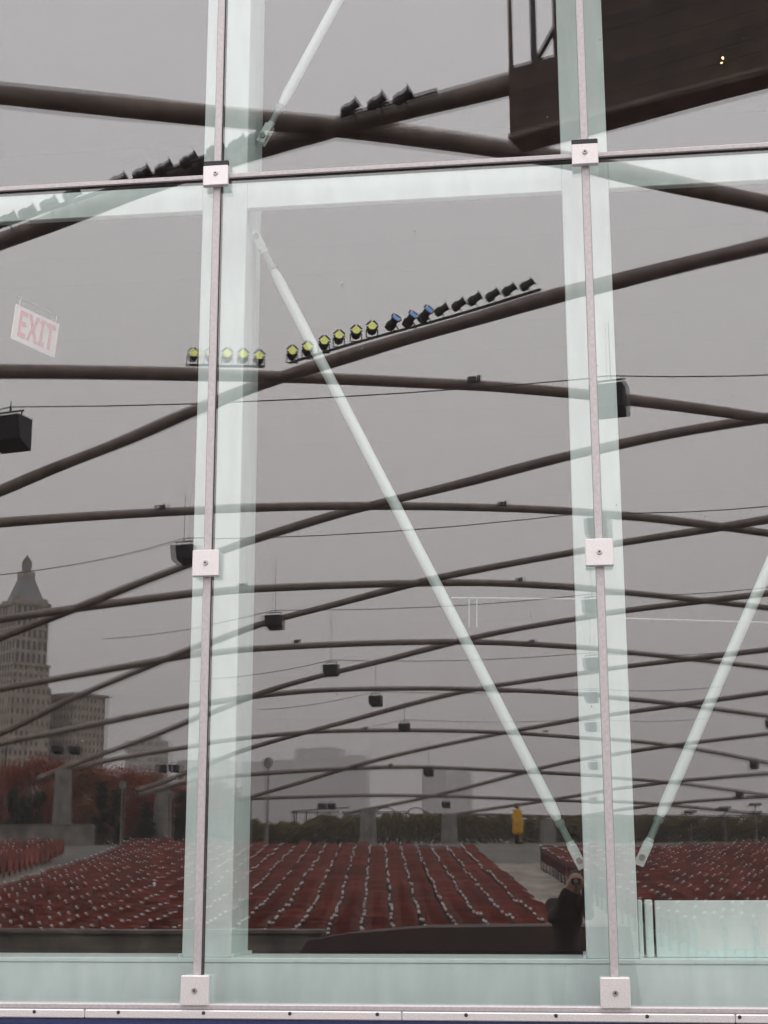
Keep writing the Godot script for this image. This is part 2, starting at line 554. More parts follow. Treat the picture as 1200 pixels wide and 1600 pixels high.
# ------------------------------------------------------------------ steel behind the glass
func make_steel() -> void:
	var names := {-2.4: "pale steel column beside the exit sign side wall", 0.0: "white steel column with two brace rods pinned to its right side", 2.4: "white steel column with brace rods meeting at its foot", 4.8: "white steel column past the low white panel"}
	for x in names:
		var c := thing("steel_column", names[x], "column", Vector3(x, 1.166, 0), "columns behind the glass")
		var s := begin()
		bx(s, Vector3(-0.15, 0.0, -0.69), Vector3(0.15, 10.2, -0.21), 0.006)
		obj("shaft", s, M.white_steel, c)
		s = begin()
		bx(s, Vector3(-0.17, 0.0, -0.72), Vector3(-0.151, 0.02, -0.2), 0.0)
		bx(s, Vector3(0.151, 0.0, -0.72), Vector3(0.17, 0.02, -0.2), 0.0)
		obj("base_plate", s, M.white_steel, c)
	var xs := [-2.4, 0.0, 2.4, 4.8]
	var which := ["over the exit sign", "over the long brace rod", "over the low white panel"]
	for k in 3:
		var s := begin()
		bx(s, Vector3(xs[k] + 0.151, 5.985, -0.27), Vector3(xs[k + 1] - 0.151, 6.205, -0.212), 0.005)
		tag(obj("steel_beam", s, M.white_steel), "horizontal white steel beam behind the glass " + which[k], "beam", "beams behind the glass")
	var b := thing("base_beam", "pale green base beam behind the foot of the glass", "beam")
	var s := begin()
	bx(s, Vector3(-2.6, 0.80, -0.75), Vector3(5.0, 1.1365, -0.2), 0.004)
	obj("web", s, M.white_steel, b)
	s = begin()
	bx(s, Vector3(-2.6, 1.137, -0.76), Vector3(5.0, 1.165, -0.195), 0.004)
	obj("top_plate", s, M.white_steel, b)
	# low panel
	var lp := thing("low_panel", "low white panel standing behind the glass right of the column foot", "panel")
	s = begin()
	bx(s, Vector3(2.66, 1.166, -0.44), Vector3(4.62, 1.49, -0.40), 0.004)
	obj("sheet", s, M.white_steel, lp)
	s = begin()
	bx(s, Vector3(2.60, 1.166, -0.43), Vector3(2.645, 1.495, -0.385), 0.006)
	bx(s, Vector3(2.56, 1.166, -0.43), Vector3(2.585, 1.495, -0.385), 0.006)
	obj("post", s, M.white_steel, lp)
	# braces
	var zb := -0.45
	var p := func(x, y): return on_plane(x, y, zb)
	var br := [
		[p.call(402, 372), p.call(905, 1345), "long white brace rod slanting down between the two columns"],
		[p.call(1003, 1340), Vector3(4.64, 5.95, zb), "white brace rod rising from the column foot over the low panel"],
		[p.call(412, 215), Vector3(2.22, 10.6, zb), "white brace rod rising above the horizontal beam"],
	]
	for q in br:
		var a: Vector3 = q[0]
		var c: Vector3 = q[1]
		var d := (c - a).normalized()
		var L := a.distance_to(c)
		var t := thing("brace_rod", q[2], "brace rod", a, "brace rods behind the glass")
		s = begin()
		tube(s, [d * 0.27, d * 0.30, d * 0.36, d * (L - 0.36), d * (L - 0.30), d * (L - 0.27)], [0.022, 0.030, 0.035, 0.035, 0.030, 0.022], 20)
		obj("tube", s, M.brace_steel, t)
		for e in 2:
			var o: Vector3 = Vector3.ZERO if e == 0 else d * L
			var dd: Vector3 = d if e == 0 else -d
			s = begin()
			tube(s, [o + dd * 0.10, o + dd * 0.271], 0.022, 14)
			obj("threaded_end", s, M.galvanised, t)
			s = begin()
			tube(s, [o + dd * 0.235, o + dd * 0.262], 0.033, 6)
			obj("lock_nut", s, M.galvanised, t)
			s = begin()
			for sg in [-1.0, 1.0]:
				bar(s, o + dd * -0.05 + Vector3(0, 0, 0.026 * sg), o + dd * 0.10 + Vector3(0, 0, 0.026 * sg), 0.016, 0.058, 0.004)
			tube(s, [o + dd * 0.085, o + dd * 0.125], [0.028, 0.024], 12)
			obj("clevis", s, M.brace_steel, t)
			s = begin()
			tube(s, [o + Vector3(0, 0, -0.045), o + Vector3(0, 0, 0.045)], 0.02, 12)
			obj("pin", s, M.galvanised, t)

# ------------------------------------------------------------------ the room behind the glass
func make_interior() -> void:
	var x0 := -9.0
	var x1 := 11.0
	var zb := -10.0
	var s := begin()
	bx(s, Vector3(x0, 0.6, zb), Vector3(x1, 0.795, -0.061))
	struct("stage_floor", s, M.dark_floor)
	s = begin()
	bx(s, Vector3(x0 - 0.05, 11.6, zb - 0.05), Vector3(x1 + 0.05, 11.8, 0.025))
	struct("ceiling", s, M.wood_2)
	# boarded walls: each board a piece
	var wb := begin()
	bx(wb, Vector3(x0 - 0.3, 0.55, zb - 0.2), Vector3(x1 + 0.3, 11.9, zb - 0.03))
	var wall := struct("wall_back", wb, M.wood_2)
	for k in 27:
		s = begin()
		bx(s, Vector3(x0 + 0.01, 0.80 + k * 0.4, zb - 0.029), Vector3(x1 - 0.01, 1.1992 + k * 0.4, zb + 0.001 * (k % 3)))
		obj("board", s, M["wood_%d" % (k % 3)], wall)
	for sd in 2:
		s = begin()
		var xa := x0 - 0.2 if sd == 0 else x1
		bx(s, Vector3(xa, 0.55, zb - 0.02), Vector3(xa + 0.2, 11.9, 0.03))
		struct(["wall_left", "wall_right"][sd], s, M.wood_1)
	# solid wall beside and above the glass
	for q in [[x0 - 0.03, 0.81, -2.43, 11.7], [4.83, 0.81, x1 + 0.03, 11.7], [-2.425, 11.2, 4.825, 11.7]]:
		s = begin()
		bx(s, Vector3(q[0], q[1], -0.2), Vector3(q[2], q[3], 0.02))
		struct("front_wall", s, M.pylon_clad)
	# thin white rails hung inside
	for q in [[[705, 934], [905, 936], "thin white rail hung inside behind the brace rod", [733, 745]], [[968, 966], [1210, 973], "thin white rail hung inside beyond the column", []]]:
		var rl := thing("hung_rail", q[2], "rail", on_plane(q[0][0], q[0][1], -2.5), "white rails hung inside")
		s = begin()
		tube(s, [Vector3.ZERO, on_plane(q[1][0], q[1][1], -2.5) - rl.position], 0.006, 6)
		obj("rail", s, M.brace_steel, rl)
		for x in q[3]:
			s = begin()
			tube(s, [on_plane(x, 936, -2.5) - rl.position, on_plane(x, 980, -2.5) - rl.position], 0.005, 5)
			obj("drop_rod", s, M.brace_steel, rl)
	# EXIT sign, set across the glass
	var a := EYE + ray(25, 475) * 9.5
	var u := Vector3(0.5299, 0, -0.8480)
	var L := 0.38
	var H := 0.26
	var nrm := Vector3.UP.cross(u).normalized() * -1.0
	if nrm.dot(EYE - a) < 0.0: nrm = -nrm
	var t := thing("exit_sign", "white EXIT sign with red letters hanging inside behind the glass", "exit sign", a)
	t.basis = Basis(u, Vector3.UP, u.cross(Vector3.UP)) * Basis(Vector3.BACK, deg_to_rad(-6.0))      # hangs a little crooked
	s = begin()
	bx(s, Vector3(0, -H, -0.006), Vector3(L, 0, 0.006), 0.002)
	obj("plate", s, M.sign_face, t)
	var f := SystemFont.new()
	f.font_names = PackedStringArray(["Droid Sans"])
	f.font_weight = 700
	var tm := TextMesh.new()
	tm.text = "EXIT"
	tm.font = f
	tm.font_size = 64
	tm.pixel_size = 0.0040
	tm.depth = 0.004
	tm.curve_step = 1.0
	var o := obj_mesh("lettering", tm, M.sign_red, t)
	o.position = Vector3(L * 0.5, -H * 0.5, 0.009)
	o.scale = Vector3(0.60, 1.05, 1.0)
	for hx in [0.03, L - 0.03]:
		s = begin()
		tube(s, [Vector3(hx, 0.001, 0), Vector3(hx, 0.05, 0)], 0.003, 6)
		obj("hanger", s, M.brace_steel, t)
	s = begin()
	bx(s, Vector3(0.0, 0.05, -0.012), Vector3(L, 0.062, 0.012), 0.002)
	obj("mounting_bar", s, M.lamp_black, t)

# ------------------------------------------------------------------ the trellis over the lawn
func trace_list() -> Array:
	return [
		[[0,147],[133,161],[317,180],[430,190],[520,197],[637,212],[797,231],[900,250],[1000,277],[1100,296],[1200,318]],
		[[0,377],[130,328],[257,276],[407,228],[522,198],[633,174],[797,132],[900,104],[1000,74]],
		[[0,580],[150,581],[300,584],[420,587],[533,591],[733,600],[800,606],[890,614],[975,622],[1100,637],[1200,653]],
		[[0,766],[167,699],[303,644],[377,610],[443,585],[523,562],[667,521],[800,479],[885,457],[965,440],[1090,408],[1200,381]],
		[[0,998],[67,971],[117,948],[200,921],[290,886],[343,859],[400,838],[500,811],[585,789],[633,776],[800,734],[890,713],[970,693],[1070,672],[1190,653]],
		[[0,817],[150,805],[300,797],[400,793],[500,791],[585,790],[700,792],[785,794],[860,797],[970,804],[1050,811],[1130,822],[1200,832]],
		[[0,1146],[60,1119],[117,1091],[180,1061],[240,1037],[290,1019],[330,1003],[400,977],[445,964],[533,941],[600,922],[660,909],[700,900],[800,881],[897,862],[980,844],[1130,822],[1200,811]],
		[[0,967],[117,948],[200,940],[290,929],[345,922],[400,918],[533,913],[667,911],[733,910],[800,912],[897,916],[980,925],[1050,932],[1100,938],[1200,950]],
		[[58,1218],[106,1200],[167,1177],[233,1151],[290,1131],[330,1111],[400,1084],[467,1065],[533,1047],[600,1031],[667,1014],[733,998],[800,985],[900,965],[985,953],[1100,938],[1200,926]],
		[[0,1077],[117,1053],[233,1035],[290,1024],[345,1017],[400,1011],[533,1005],[667,1003],[733,1003],[800,1005],[897,1010],[985,1018],[1080,1028],[1200,1044]],
		[[214,1235],[260,1222],[288,1211],[326,1192],[366,1178],[400,1166],[467,1147],[500,1137],[600,1110],[700,1085],[767,1074],[800,1067],[900,1052],[985,1040],[1080,1028],[1200,1014]],
		[[0,1162],[60,1148],[200,1121],[290,1104],[345,1095],[400,1087],[467,1081],[533,1077],[667,1075],[800,1077],[897,1085],[985,1091],[1070,1100],[1200,1118]],
		[[372,1251],[400,1243],[430,1233],[490,1215],[544,1198],[640,1176],[760,1149],[810,1140],[897,1123],[985,1110],[1070,1100],[1200,1083]],
		[[112,1204],[152,1194],[188,1184],[240,1176],[288,1168],[326,1160],[400,1151],[467,1143],[533,1140],[667,1139],[790,1141],[897,1151],[985,1158],[1050,1165],[1120,1177],[1200,1193]],
		[[538,1273],[628,1256],[670,1244],[760,1222],[840,1203],[897,1187],[985,1175],[1050,1165],[1200,1147]],
		[[218,1242],[264,1229],[288,1221],[326,1213],[400,1207],[520,1201],[610,1198],[670,1199],[760,1203],[910,1210],[992,1216],[1043,1221],[1088,1226],[1200,1243]],
		[[670,1281],[760,1265],[800,1259],[850,1251],[910,1241],[960,1231],[1040,1221],[1088,1216],[1200,1208]],
		[[372,1250],[400,1246],[550,1240],[670,1242],[760,1245],[850,1251],[960,1250],[1040,1258],[1130,1268],[1200,1276]],
		[[824,1288],[850,1285],[910,1278],[960,1264],[1050,1256],[1120,1249],[1200,1245]],
		[[640,1275],[760,1273],[800,1274],[846,1279],[960,1276],[1040,1276],[1200,1279]],
	]

func make_trellis() -> void:
	var t := thing("trellis", "vast vaulted trellis of crossing brown steel pipes over the seats and lawn", "trellis", Vector3(0, 0, 20))
	for q in trace_list():
		var p := []
		for e in q: p.append(vault(e[0], e[1]))
		var n: int = p.size()
		if q[0][0] <= 0: p.push_front(p[0] + (p[0] - p[1]).normalized() * 9.0)
		n = p.size()
		if q[q.size() - 1][0] >= 1000: p.append(p[n - 1] + (p[n - 1] - p[n - 2]).normalized() * 9.0)
		# ease the hand-set points along the run
		for it in 2:
			var r := p.duplicate()
			for i in range(1, p.size() - 1):
				r[i] = p[i] * 0.6 + (p[i - 1].lerp(p[i + 1], p[i].distance_to(p[i - 1]) / maxf(0.01, p[i].distance_to(p[i - 1]) + p[i].distance_to(p[i + 1])))) * 0.4
			p = r
		var path := []
		for v in smooth_path(p, 4): path.append(v - t.position)
		var s := begin()
		tube(s, path, 0.222, 12)
		obj("pipe", s, M.pipe_steel, t)
	# pylons carrying the pipe ends
	for q in [[100, 1206, 1286, 120.0], [255, 1224, 1305, 152.0], [575, 1266, 1322, 170.0], [702, 1276, 1322, 175.0], [856, 1284, 1326, 178.0], [380, 1248, 1315, 165.0]]:
		var top: Vector3 = mir(q[0], q[1], q[3])
		var foot := on_floor(top)
		var r := 0.78 if q[0] < 300 else 0.95
		var s := begin()
		tube(s, [foot - t.position, foot.lerp(top, 0.12) - t.position, top - t.position + Vector3(0, 0.1, 0)], [r * 1.12, r, r * 0.86], 18)
		obj("pylon", s, M.pylon_clad, t)

func make_canopy() -> void:
	# dark boarded stage hood hanging over the forecourt
	var y0 := mir(797, 211, 20.0).y
	var a := mir(797, 211, 20.0)
	var b := mir(1200, 122, 18.55)
	b.y = y0
	var d := (b - a).normalized()
	var c := a + d * 11.0
	var t := thing("stage_hood", "dark brown boarded hood hanging high over the forecourt", "stage hood", a)
	var back := Vector3.UP.cross(d).normalized()
	if back.z < 0.0: back = -back
	var xf := Basis(d, Vector3.UP, back)
	t.basis = xf
	var hh := 1.05
	for k in 5:                                       # lower fascia, board by board
		var s := begin()
		bx(s, Vector3(0, k * 0.21 + 0.02, 0), Vector3(11.0, k * 0.21 + 0.228, 0.05 + 0.003 * (k % 2)), 0.003)
		obj("board", s, M["hood_wood_%d" % (k % 3)], t)
	for k in 14:                                      # the tall part
		var s := begin()
		bx(s, Vector3(0.66, hh + 0.02 + k * 0.21, 0.12), Vector3(11.0, hh + 0.228 + k * 0.21, 0.17 + 0.003 * (k % 2)), 0.003)
		obj("board", s, M["hood_wood_%d" % ((k + 1) % 3)], t)
	var s := begin()
	bx(s, Vector3(0.03, 0.0, 0.062), Vector3(11.0, hh, 0.45))
	bx(s, Vector3(0.69, hh + 0.001, 0.19), Vector3(11.0, hh + 3.1, 0.6))
	obj("core", s, M.hood_wood_2, t)
	s = begin()
	bx(s, Vector3(-0.03, -0.05, -0.02), Vector3(11.0, 0.018, 0.5), 0.01)
	obj("bottom_trim", s, M.pipe_steel, t)
	s = begin()
	bx(s, Vector3(-0.02, 0.02, 0.06), Vector3(0.028, 4.2, 0.12), 0.004)
	obj("end_post", s, M.hood_wood_0, t)
	s = begin()
	bar(s, Vector3(0.32, hh + 0.02, 0.2), Vector3(0.32, 4.2, 0.2), 0.07, 0.07)
	obj("hanger_post", s, M.lamp_black, t)
	s = begin()
	bar(s, Vector3(0.34, hh + 0.1, 0.2), Vector3(1.3, hh + 1.5, 0.2), 0.06, 0.06)
	obj("diagonal", s, M.lamp_black, t)
	# small warm lamp on the hood
	var lp := mir(1134, 100, 18.7)
	var lt := thing("hood_lamp", "tiny warm lamp on the face of the dark hood", "lamp", lp - back * 0.06)
	s = begin()
	tube(s, [back * 0.05, back * -0.02], [0.02, 0.024], 12)
	obj("housing", s, M.lamp_black, lt)
	s = begin()
	tube(s, [back * -0.021, back * -0.04, back * -0.055], [0.006, 0.006, 0.003], 10)
	obj("bulb", s, M.bulb_warm, lt)
	var ol := OmniLight3D.new()
	ol.name = "lamp_light"
	ol.light_energy = 0.003
	ol.light_size = 0.01
	ol.omni_range = 30.0
	ol.omni_attenuation = 2.0
	ol.light_color = Color(1, 0.85, 0.5)
	ol.shadow_enabled = true
	ol.position = back * -0.075
	lt.add_child(ol)

# ------------------------------------------------------------------ seats
func seat_pos(u: float, v: float) -> Vector3:
	var c := cos(0.1253)
	var sn := sin(0.1253)
	var X := u * c - v * sn
	var Z := v * c + u * sn
	return Vector3(EYE.x + X, floor_y(Z), Z - EYE.z)

func seat_parts() -> Dictionary:
	var s := begin()
	# backrest: a gently curved shell with a rounded head, facing the stage (-z)
	var w := 0.25
	for i in 6:
		var x0 := lerpf(-w, w, i / 6.0)
		var x1 := lerpf(-w, w, (i + 1) / 6.0)
		var f0 := 0.10 - 0.06 * pow(x0 / w, 2.0)
		var f1 := 0.10 - 0.06 * pow(x1 / w, 2.0)
		var h0 := 0.85 - 0.06 * pow(absf(x0 / w), 4.0)
		var h1 := 0.85 - 0.06 * pow(absf(x1 / w), 4.0)
		# a long slot parts the head rail from the main panel
		for band in [[0.0, 0.0, 0.845], [0.89, 0.89, 1.0]]:
			var a := Vector3(x0, lerpf(0.30, h0, band[0]), f0 + 0.09 * band[0]); var b := Vector3(x1, lerpf(0.30, h1, band[0]), f1 + 0.09 * band[0])
			var c := Vector3(x1, lerpf(0.30, h1, band[2]), f1 + 0.09 * band[2]); var d := Vector3(x0, lerpf(0.30, h0, band[2]), f0 + 0.09 * band[2])
			var th := Vector3(0, -0.006, 0.03)
			poly(s, [a, b, c, d], Vector3(0, 0, -1))
			poly(s, [a + th, b + th, c + th, d + th], Vector3(0, 0, 1))
			poly(s, [d, c, c + th, d + th], Vector3.UP)
			poly(s, [a, b, b + th, a + th], Vector3.DOWN)
	var back := s.commit()
	s = begin()
	box(s, Transform3D(Basis(Vector3.RIGHT, -1.15), Vector3(0, 0.43, -0.02)), Vector3(0.44, 0.05, 0.42), 0.014)
	var pan := s.commit()
	s = begin()
	bx(s, Vector3(-0.02, 0, -0.02), Vector3(0.02, 0.60, 0.03))
	bx(s, Vector3(-0.02, 0.601, 0.06), Vector3(0.02, 0.80, 0.11))
	bx(s, Vector3(-0.025, 0, -0.16), Vector3(0.025, 0.025, 0.16))
	var leg := s.commit()
	s = begin()
	bx(s, Vector3(-0.03, 0.601, -0.20), Vector3(0.03, 0.635, 0.12), 0.01)
	var arm := s.commit()
	s = begin()
	bx(s, Vector3(-0.03, 0.801, 0.065), Vector3(0.03, 0.846, 0.105), 0.012)
	return {"backrest": back, "seat_pan": pan, "leg": leg, "armrest": arm, "post_cap": s.commit()}

func make_riser() -> void:
	# low platform under a dark brown cover, before the seats
	var Z := 22.0
	var t := thing("covered_platform", "low platform under a black cover standing before the red seats", "platform", on_floor(mir(700, 1448, Z)))
	var top: float = mir(800, 1448, Z).y - t.position.y
	var xa := mir(480, 1466, Z).x - t.position.x
	var xb := mir(660, 1448, Z).x - t.position.x
	var xc := mir(985, 1448, Z).x - t.position.x
	var s := begin()
	var prof := [[xa - 0.6, 0.0], [xa, top - 0.20], [lerpf(xa, xb, 0.35), top - 0.10], [xb, top - 0.012], [xb + 0.8, top], [lerpf(xb, xc, 0.6), top + 0.012], [xc, top], [xc + 0.12, 0.0]]
	for i in prof.size() - 1:
		var a := Vector3(prof[i][0], prof[i][1], 0); var b := Vector3(prof[i + 1][0], prof[i + 1][1], 0)
		var dz := Vector3(0, 0, 1.6)
		poly(s, [a, b, b + dz, a + dz], Vector3.UP)
		for e in [0.0, 1.6]:
			poly(s, [a + Vector3(0, 0, e), b + Vector3(0, 0, e), Vector3(b.x, 0, e + (e - 0.8) * 0.1), Vector3(a.x, 0, e + (e - 0.8) * 0.1)], Vector3(0, 0, e - 0.8))
	obj("cover", s, M.tarpaulin, t)
	s = begin()
	bx(s, Vector3(xb + 0.3, 0.02, 0.1), Vector3(xc - 0.05, top - 0.05, 1.5))
	obj("deck", s, M.hood_wood_2, t)
	# grey parapet between forecourt and seats
	var L0 := mir(-150, 1452, 23.9)
	var L1 := mir(500, 1462, 23.9)
	var w := thing("parapet", "long grey parapet in front of the red seats", "parapet", on_floor(L0))
	s = begin()
	var hgt: float = L0.y - w.position.y
	bx(s, Vector3(0, -0.02, 0), Vector3(L1.x - L0.x, hgt - 0.07, 0.35), 0.01)
	obj("wall", s, M.parapet_stone, w)
	s = begin()
	bx(s, Vector3(-0.03, hgt - 0.069, -0.04), Vector3(L1.x - L0.x + 0.03, hgt, 0.39), 0.01)
	obj("coping", s, M.parapet_stone, w)

func make_seats() -> void:
	var parts := seat_parts()
	var pos := []
	var pitch := 0.55
	var rowp := 0.85
	for r in 50:
		var v := 24.5 + r * rowp
		for k in range(-60, 60):
			var u := 3.55 - 0.27 - k * pitch
			var ok := false
			if u < 3.6 and u > -9.4 and v < 57.5 - 0.45 * u: ok = true
			elif u <= -9.4 and u > -16.0 and v < 40.2: ok = true
			elif u < -12.3 and v > 40.2 and v < 62.5: ok = u > -24.0
			elif u > 5.5 and v > 28.0 and v < 55.5: ok = u < 22.0
			if ok and v * 0.992 + u * 0.125 > 25.7: pos.append(Vector2(u + 0.02 * sin(k * 7.3 + r), v))
	pos.sort_custom(func(a, b): return a.y < b.y)
	# the nearest rows stand as single seats, the rest as one mass
	var near := []
	var far := []
	for p in pos:
		if near.size() < 300 and p.x < 3.6 and p.x > -6.5 and p.y > 26.0: near.append(p)
		else: far.append(p)
	var proto := thing("stadium_seat", "red folding seat with pale post cap in the front rows of the seating", "seat", Vector3.ZERO, "red seats in the front rows")
	obj_mesh("backrest", parts.backrest, M.seat_red_0, proto)
	obj_mesh("seat_pan", parts.seat_pan, M.seat_red_0, proto)
	obj_mesh("leg", parts.leg, M.seat_frame, proto).position = Vector3(-0.27, 0, 0)
	obj_mesh("armrest", parts.armrest, M.seat_frame, proto).position = Vector3(-0.27, 0, 0)
	obj_mesh("post_cap", parts.post_cap, M.arm_cap, proto).position = Vector3(-0.27, 0, 0)
	for i in near.size():
		var o: Node3D = proto
		if i > 0:
			o = proto.duplicate()
			o.name = numbered("stadium_seat")
			add_child(o)
			var m: Material = M["seat_red_%d" % rng.randi_range(0, 7)]
			o.get_node("backrest").material_override = m
			o.get_node("seat_pan").material_override = m
			o.get_node("post_cap").position.y = rng.randf_range(-0.03, 0.03)
		o.position = seat_pos(near[i].x, near[i].y)
		o.rotation = Vector3(rng.randf_range(-0.03, 0.03), -0.1253 + rng.randf_range(-0.04, 0.04), 0)
		o.scale.y = rng.randf_range(0.94, 1.04)
	var whole := ArrayMesh.new()
	var sb := begin()
	for nm in ["backrest", "seat_pan"]: sb.append_from(parts[nm], 0, Transform3D())
	sb.commit(whole)
	sb = begin()
	sb.append_from(parts.leg, 0, Transform3D(Basis(), Vector3(-0.27, 0, 0)))
	sb.append_from(parts.armrest, 0, Transform3D(Basis(), Vector3(-0.27, 0, 0)))
	sb.commit(whole)
	var rm: StandardMaterial3D = M.seat_red_1.duplicate()
	rm.albedo_color = Color.WHITE
	rm.vertex_color_use_as_albedo = true
	whole.surface_set_material(0, rm)
	whole.surface_set_material(1, M.seat_frame)
	var mm := MultiMesh.new()
	mm.transform_format = MultiMesh.TRANSFORM_3D
	mm.use_colors = true
	mm.mesh = whole
	mm.instance_count = far.size()
	for i in far.size():
		mm.set_instance_transform(i, Transform3D(Basis(Vector3.UP, -0.1253 + rng.randf_range(-0.04, 0.04)).scaled(Vector3(1, rng.randf_range(0.93, 1.05), 1)), seat_pos(far[i].x, far[i].y)))
		var k := rng.randf_range(0.6, 1.3)
		mm.set_instance_color(i, Color(0.225 * k, 0.052 * k, 0.036 * k))
	var mi := MultiMeshInstance3D.new()
	mi.name = "seat_rows"
	mi.multimesh = mm
	mi.set_meta("kind", "stuff")
	add_child(mi)
	var caps := []
	for i in far.size():
		if rng.randf() < 0.85: caps.append(mm.get_instance_transform(i) * Transform3D(Basis(), Vector3(-0.27 + rng.randf_range(-0.02, 0.02), rng.randf_range(-0.01, 0.03), 0)))
	var mc := MultiMesh.new()
	mc.transform_format = MultiMesh.TRANSFORM_3D
	mc.mesh = parts.post_cap
	mc.instance_count = caps.size()
	for i in caps.size(): mc.set_instance_transform(i, caps[i])
	var mci := MultiMeshInstance3D.new()
	mci.name = "post_caps"
	mci.multimesh = mc
	mci.material_override = M.arm_cap
	mci.set_meta("kind", "stuff")
	mi.add_child(mci)
	tag(mi, "rows of red stadium seats filling the blocks behind the front rows", "seats")

# ------------------------------------------------------------------ planting, wall, lamps at the lawn's edge
func leaf_mesh(size: float) -> ArrayMesh:
	var s := begin()
	poly(s, [Vector3(-size, 0, 0), Vector3(0, -size * 0.35, size * 0.3), Vector3(size, 0, 0), Vector3(0, size * 0.35, size * 0.3)], Vector3.BACK)
	return s.commit()

func leaf_cloud(called: String, m: Material, n: int, size: float, parent: Node, place: Callable) -> MultiMeshInstance3D:
	var mm := MultiMesh.new()
	mm.transform_format = MultiMesh.TRANSFORM_3D
	mm.use_colors = true
	mm.mesh = leaf_mesh(size)
	mm.instance_count = n
	for i in n:
		var b := Basis.from_euler(Vector3(rng.randf() * TAU, rng.randf() * TAU, rng.randf() * TAU)).scaled(Vector3.ONE * rng.randf_range(0.6, 1.4))
		mm.set_instance_transform(i, Transform3D(b, place.call()))
		var k := rng.randf_range(0.7, 1.3)
		mm.set_instance_color(i, Color(k, k * rng.randf_range(0.85, 1.15), k))
	var mi := MultiMeshInstance3D.new()
	mi.name = called if parent != self else numbered(called)
	mi.multimesh = mm
	var mc: StandardMaterial3D = m.duplicate()
	mc.vertex_color_use_as_albedo = true
	mi.material_override = mc
	parent.add_child(mi, true)
	return mi

func tree(called: String, label: String, foot: Vector3, h: float, w: float, m: Material, conical: bool, group: String) -> void:
	var t := thing(called, label, "tree", foot, group)
	var s := begin()
	tube(s, [Vector3(0, -0.1, 0), Vector3(0.1, h * 0.3, 0), Vector3(0, h * 0.75, 0.1)], [0.18, 0.12, 0.03], 8)
	for k in 7:
		var a := k * 2.4
		var y := h * (0.28 + 0.06 * k)
		tube(s, [Vector3(0, y, 0), Vector3(cos(a) * w * 0.35, y + h * 0.12, sin(a) * w * 0.35)], [0.06, 0.02], 5)
	obj("trunk", s, M.bark, t)
	var clumps := []
	for k in 16:
		var v := rng.randf()
		var r := w * (1.0 - v * 0.95 if conical else sqrt(maxf(0.05, 1.0 - pow(v * 1.7 - 0.75, 2.0)))) * rng.randf_range(0.2, 0.8)
		var a := rng.randf() * TAU
		clumps.append(Vector3(cos(a) * r, h * (0.12 + 0.84 * v if conical else 0.28 + 0.66 * v), sin(a) * r))
	s = begin()
	for i in (3500 if conical else 8000):
		var c: Vector3 = clumps[rng.randi() % clumps.size()]
		c += Vector3(rng.randfn(), rng.randfn(), rng.randfn()) * w * (0.13 if conical else 0.19)
		var bs := Basis.from_euler(Vector3(rng.randf() * TAU, rng.randf() * TAU, rng.randf() * TAU)).scaled(Vector3.ONE * rng.randf_range(0.11, 0.24))
		var k := rng.randf_range(0.7, 1.3)
		s.set_color(Color(k, k * rng.randf_range(0.85, 1.15), k))
		poly(s, [c + bs * Vector3(-1, 0, 0), c + bs * Vector3(0, -0.4, 0.3), c + bs * Vector3(1, 0, 0), c + bs * Vector3(0, 0.4, 0.3)], bs.z)
	obj("crown", s, m, t)

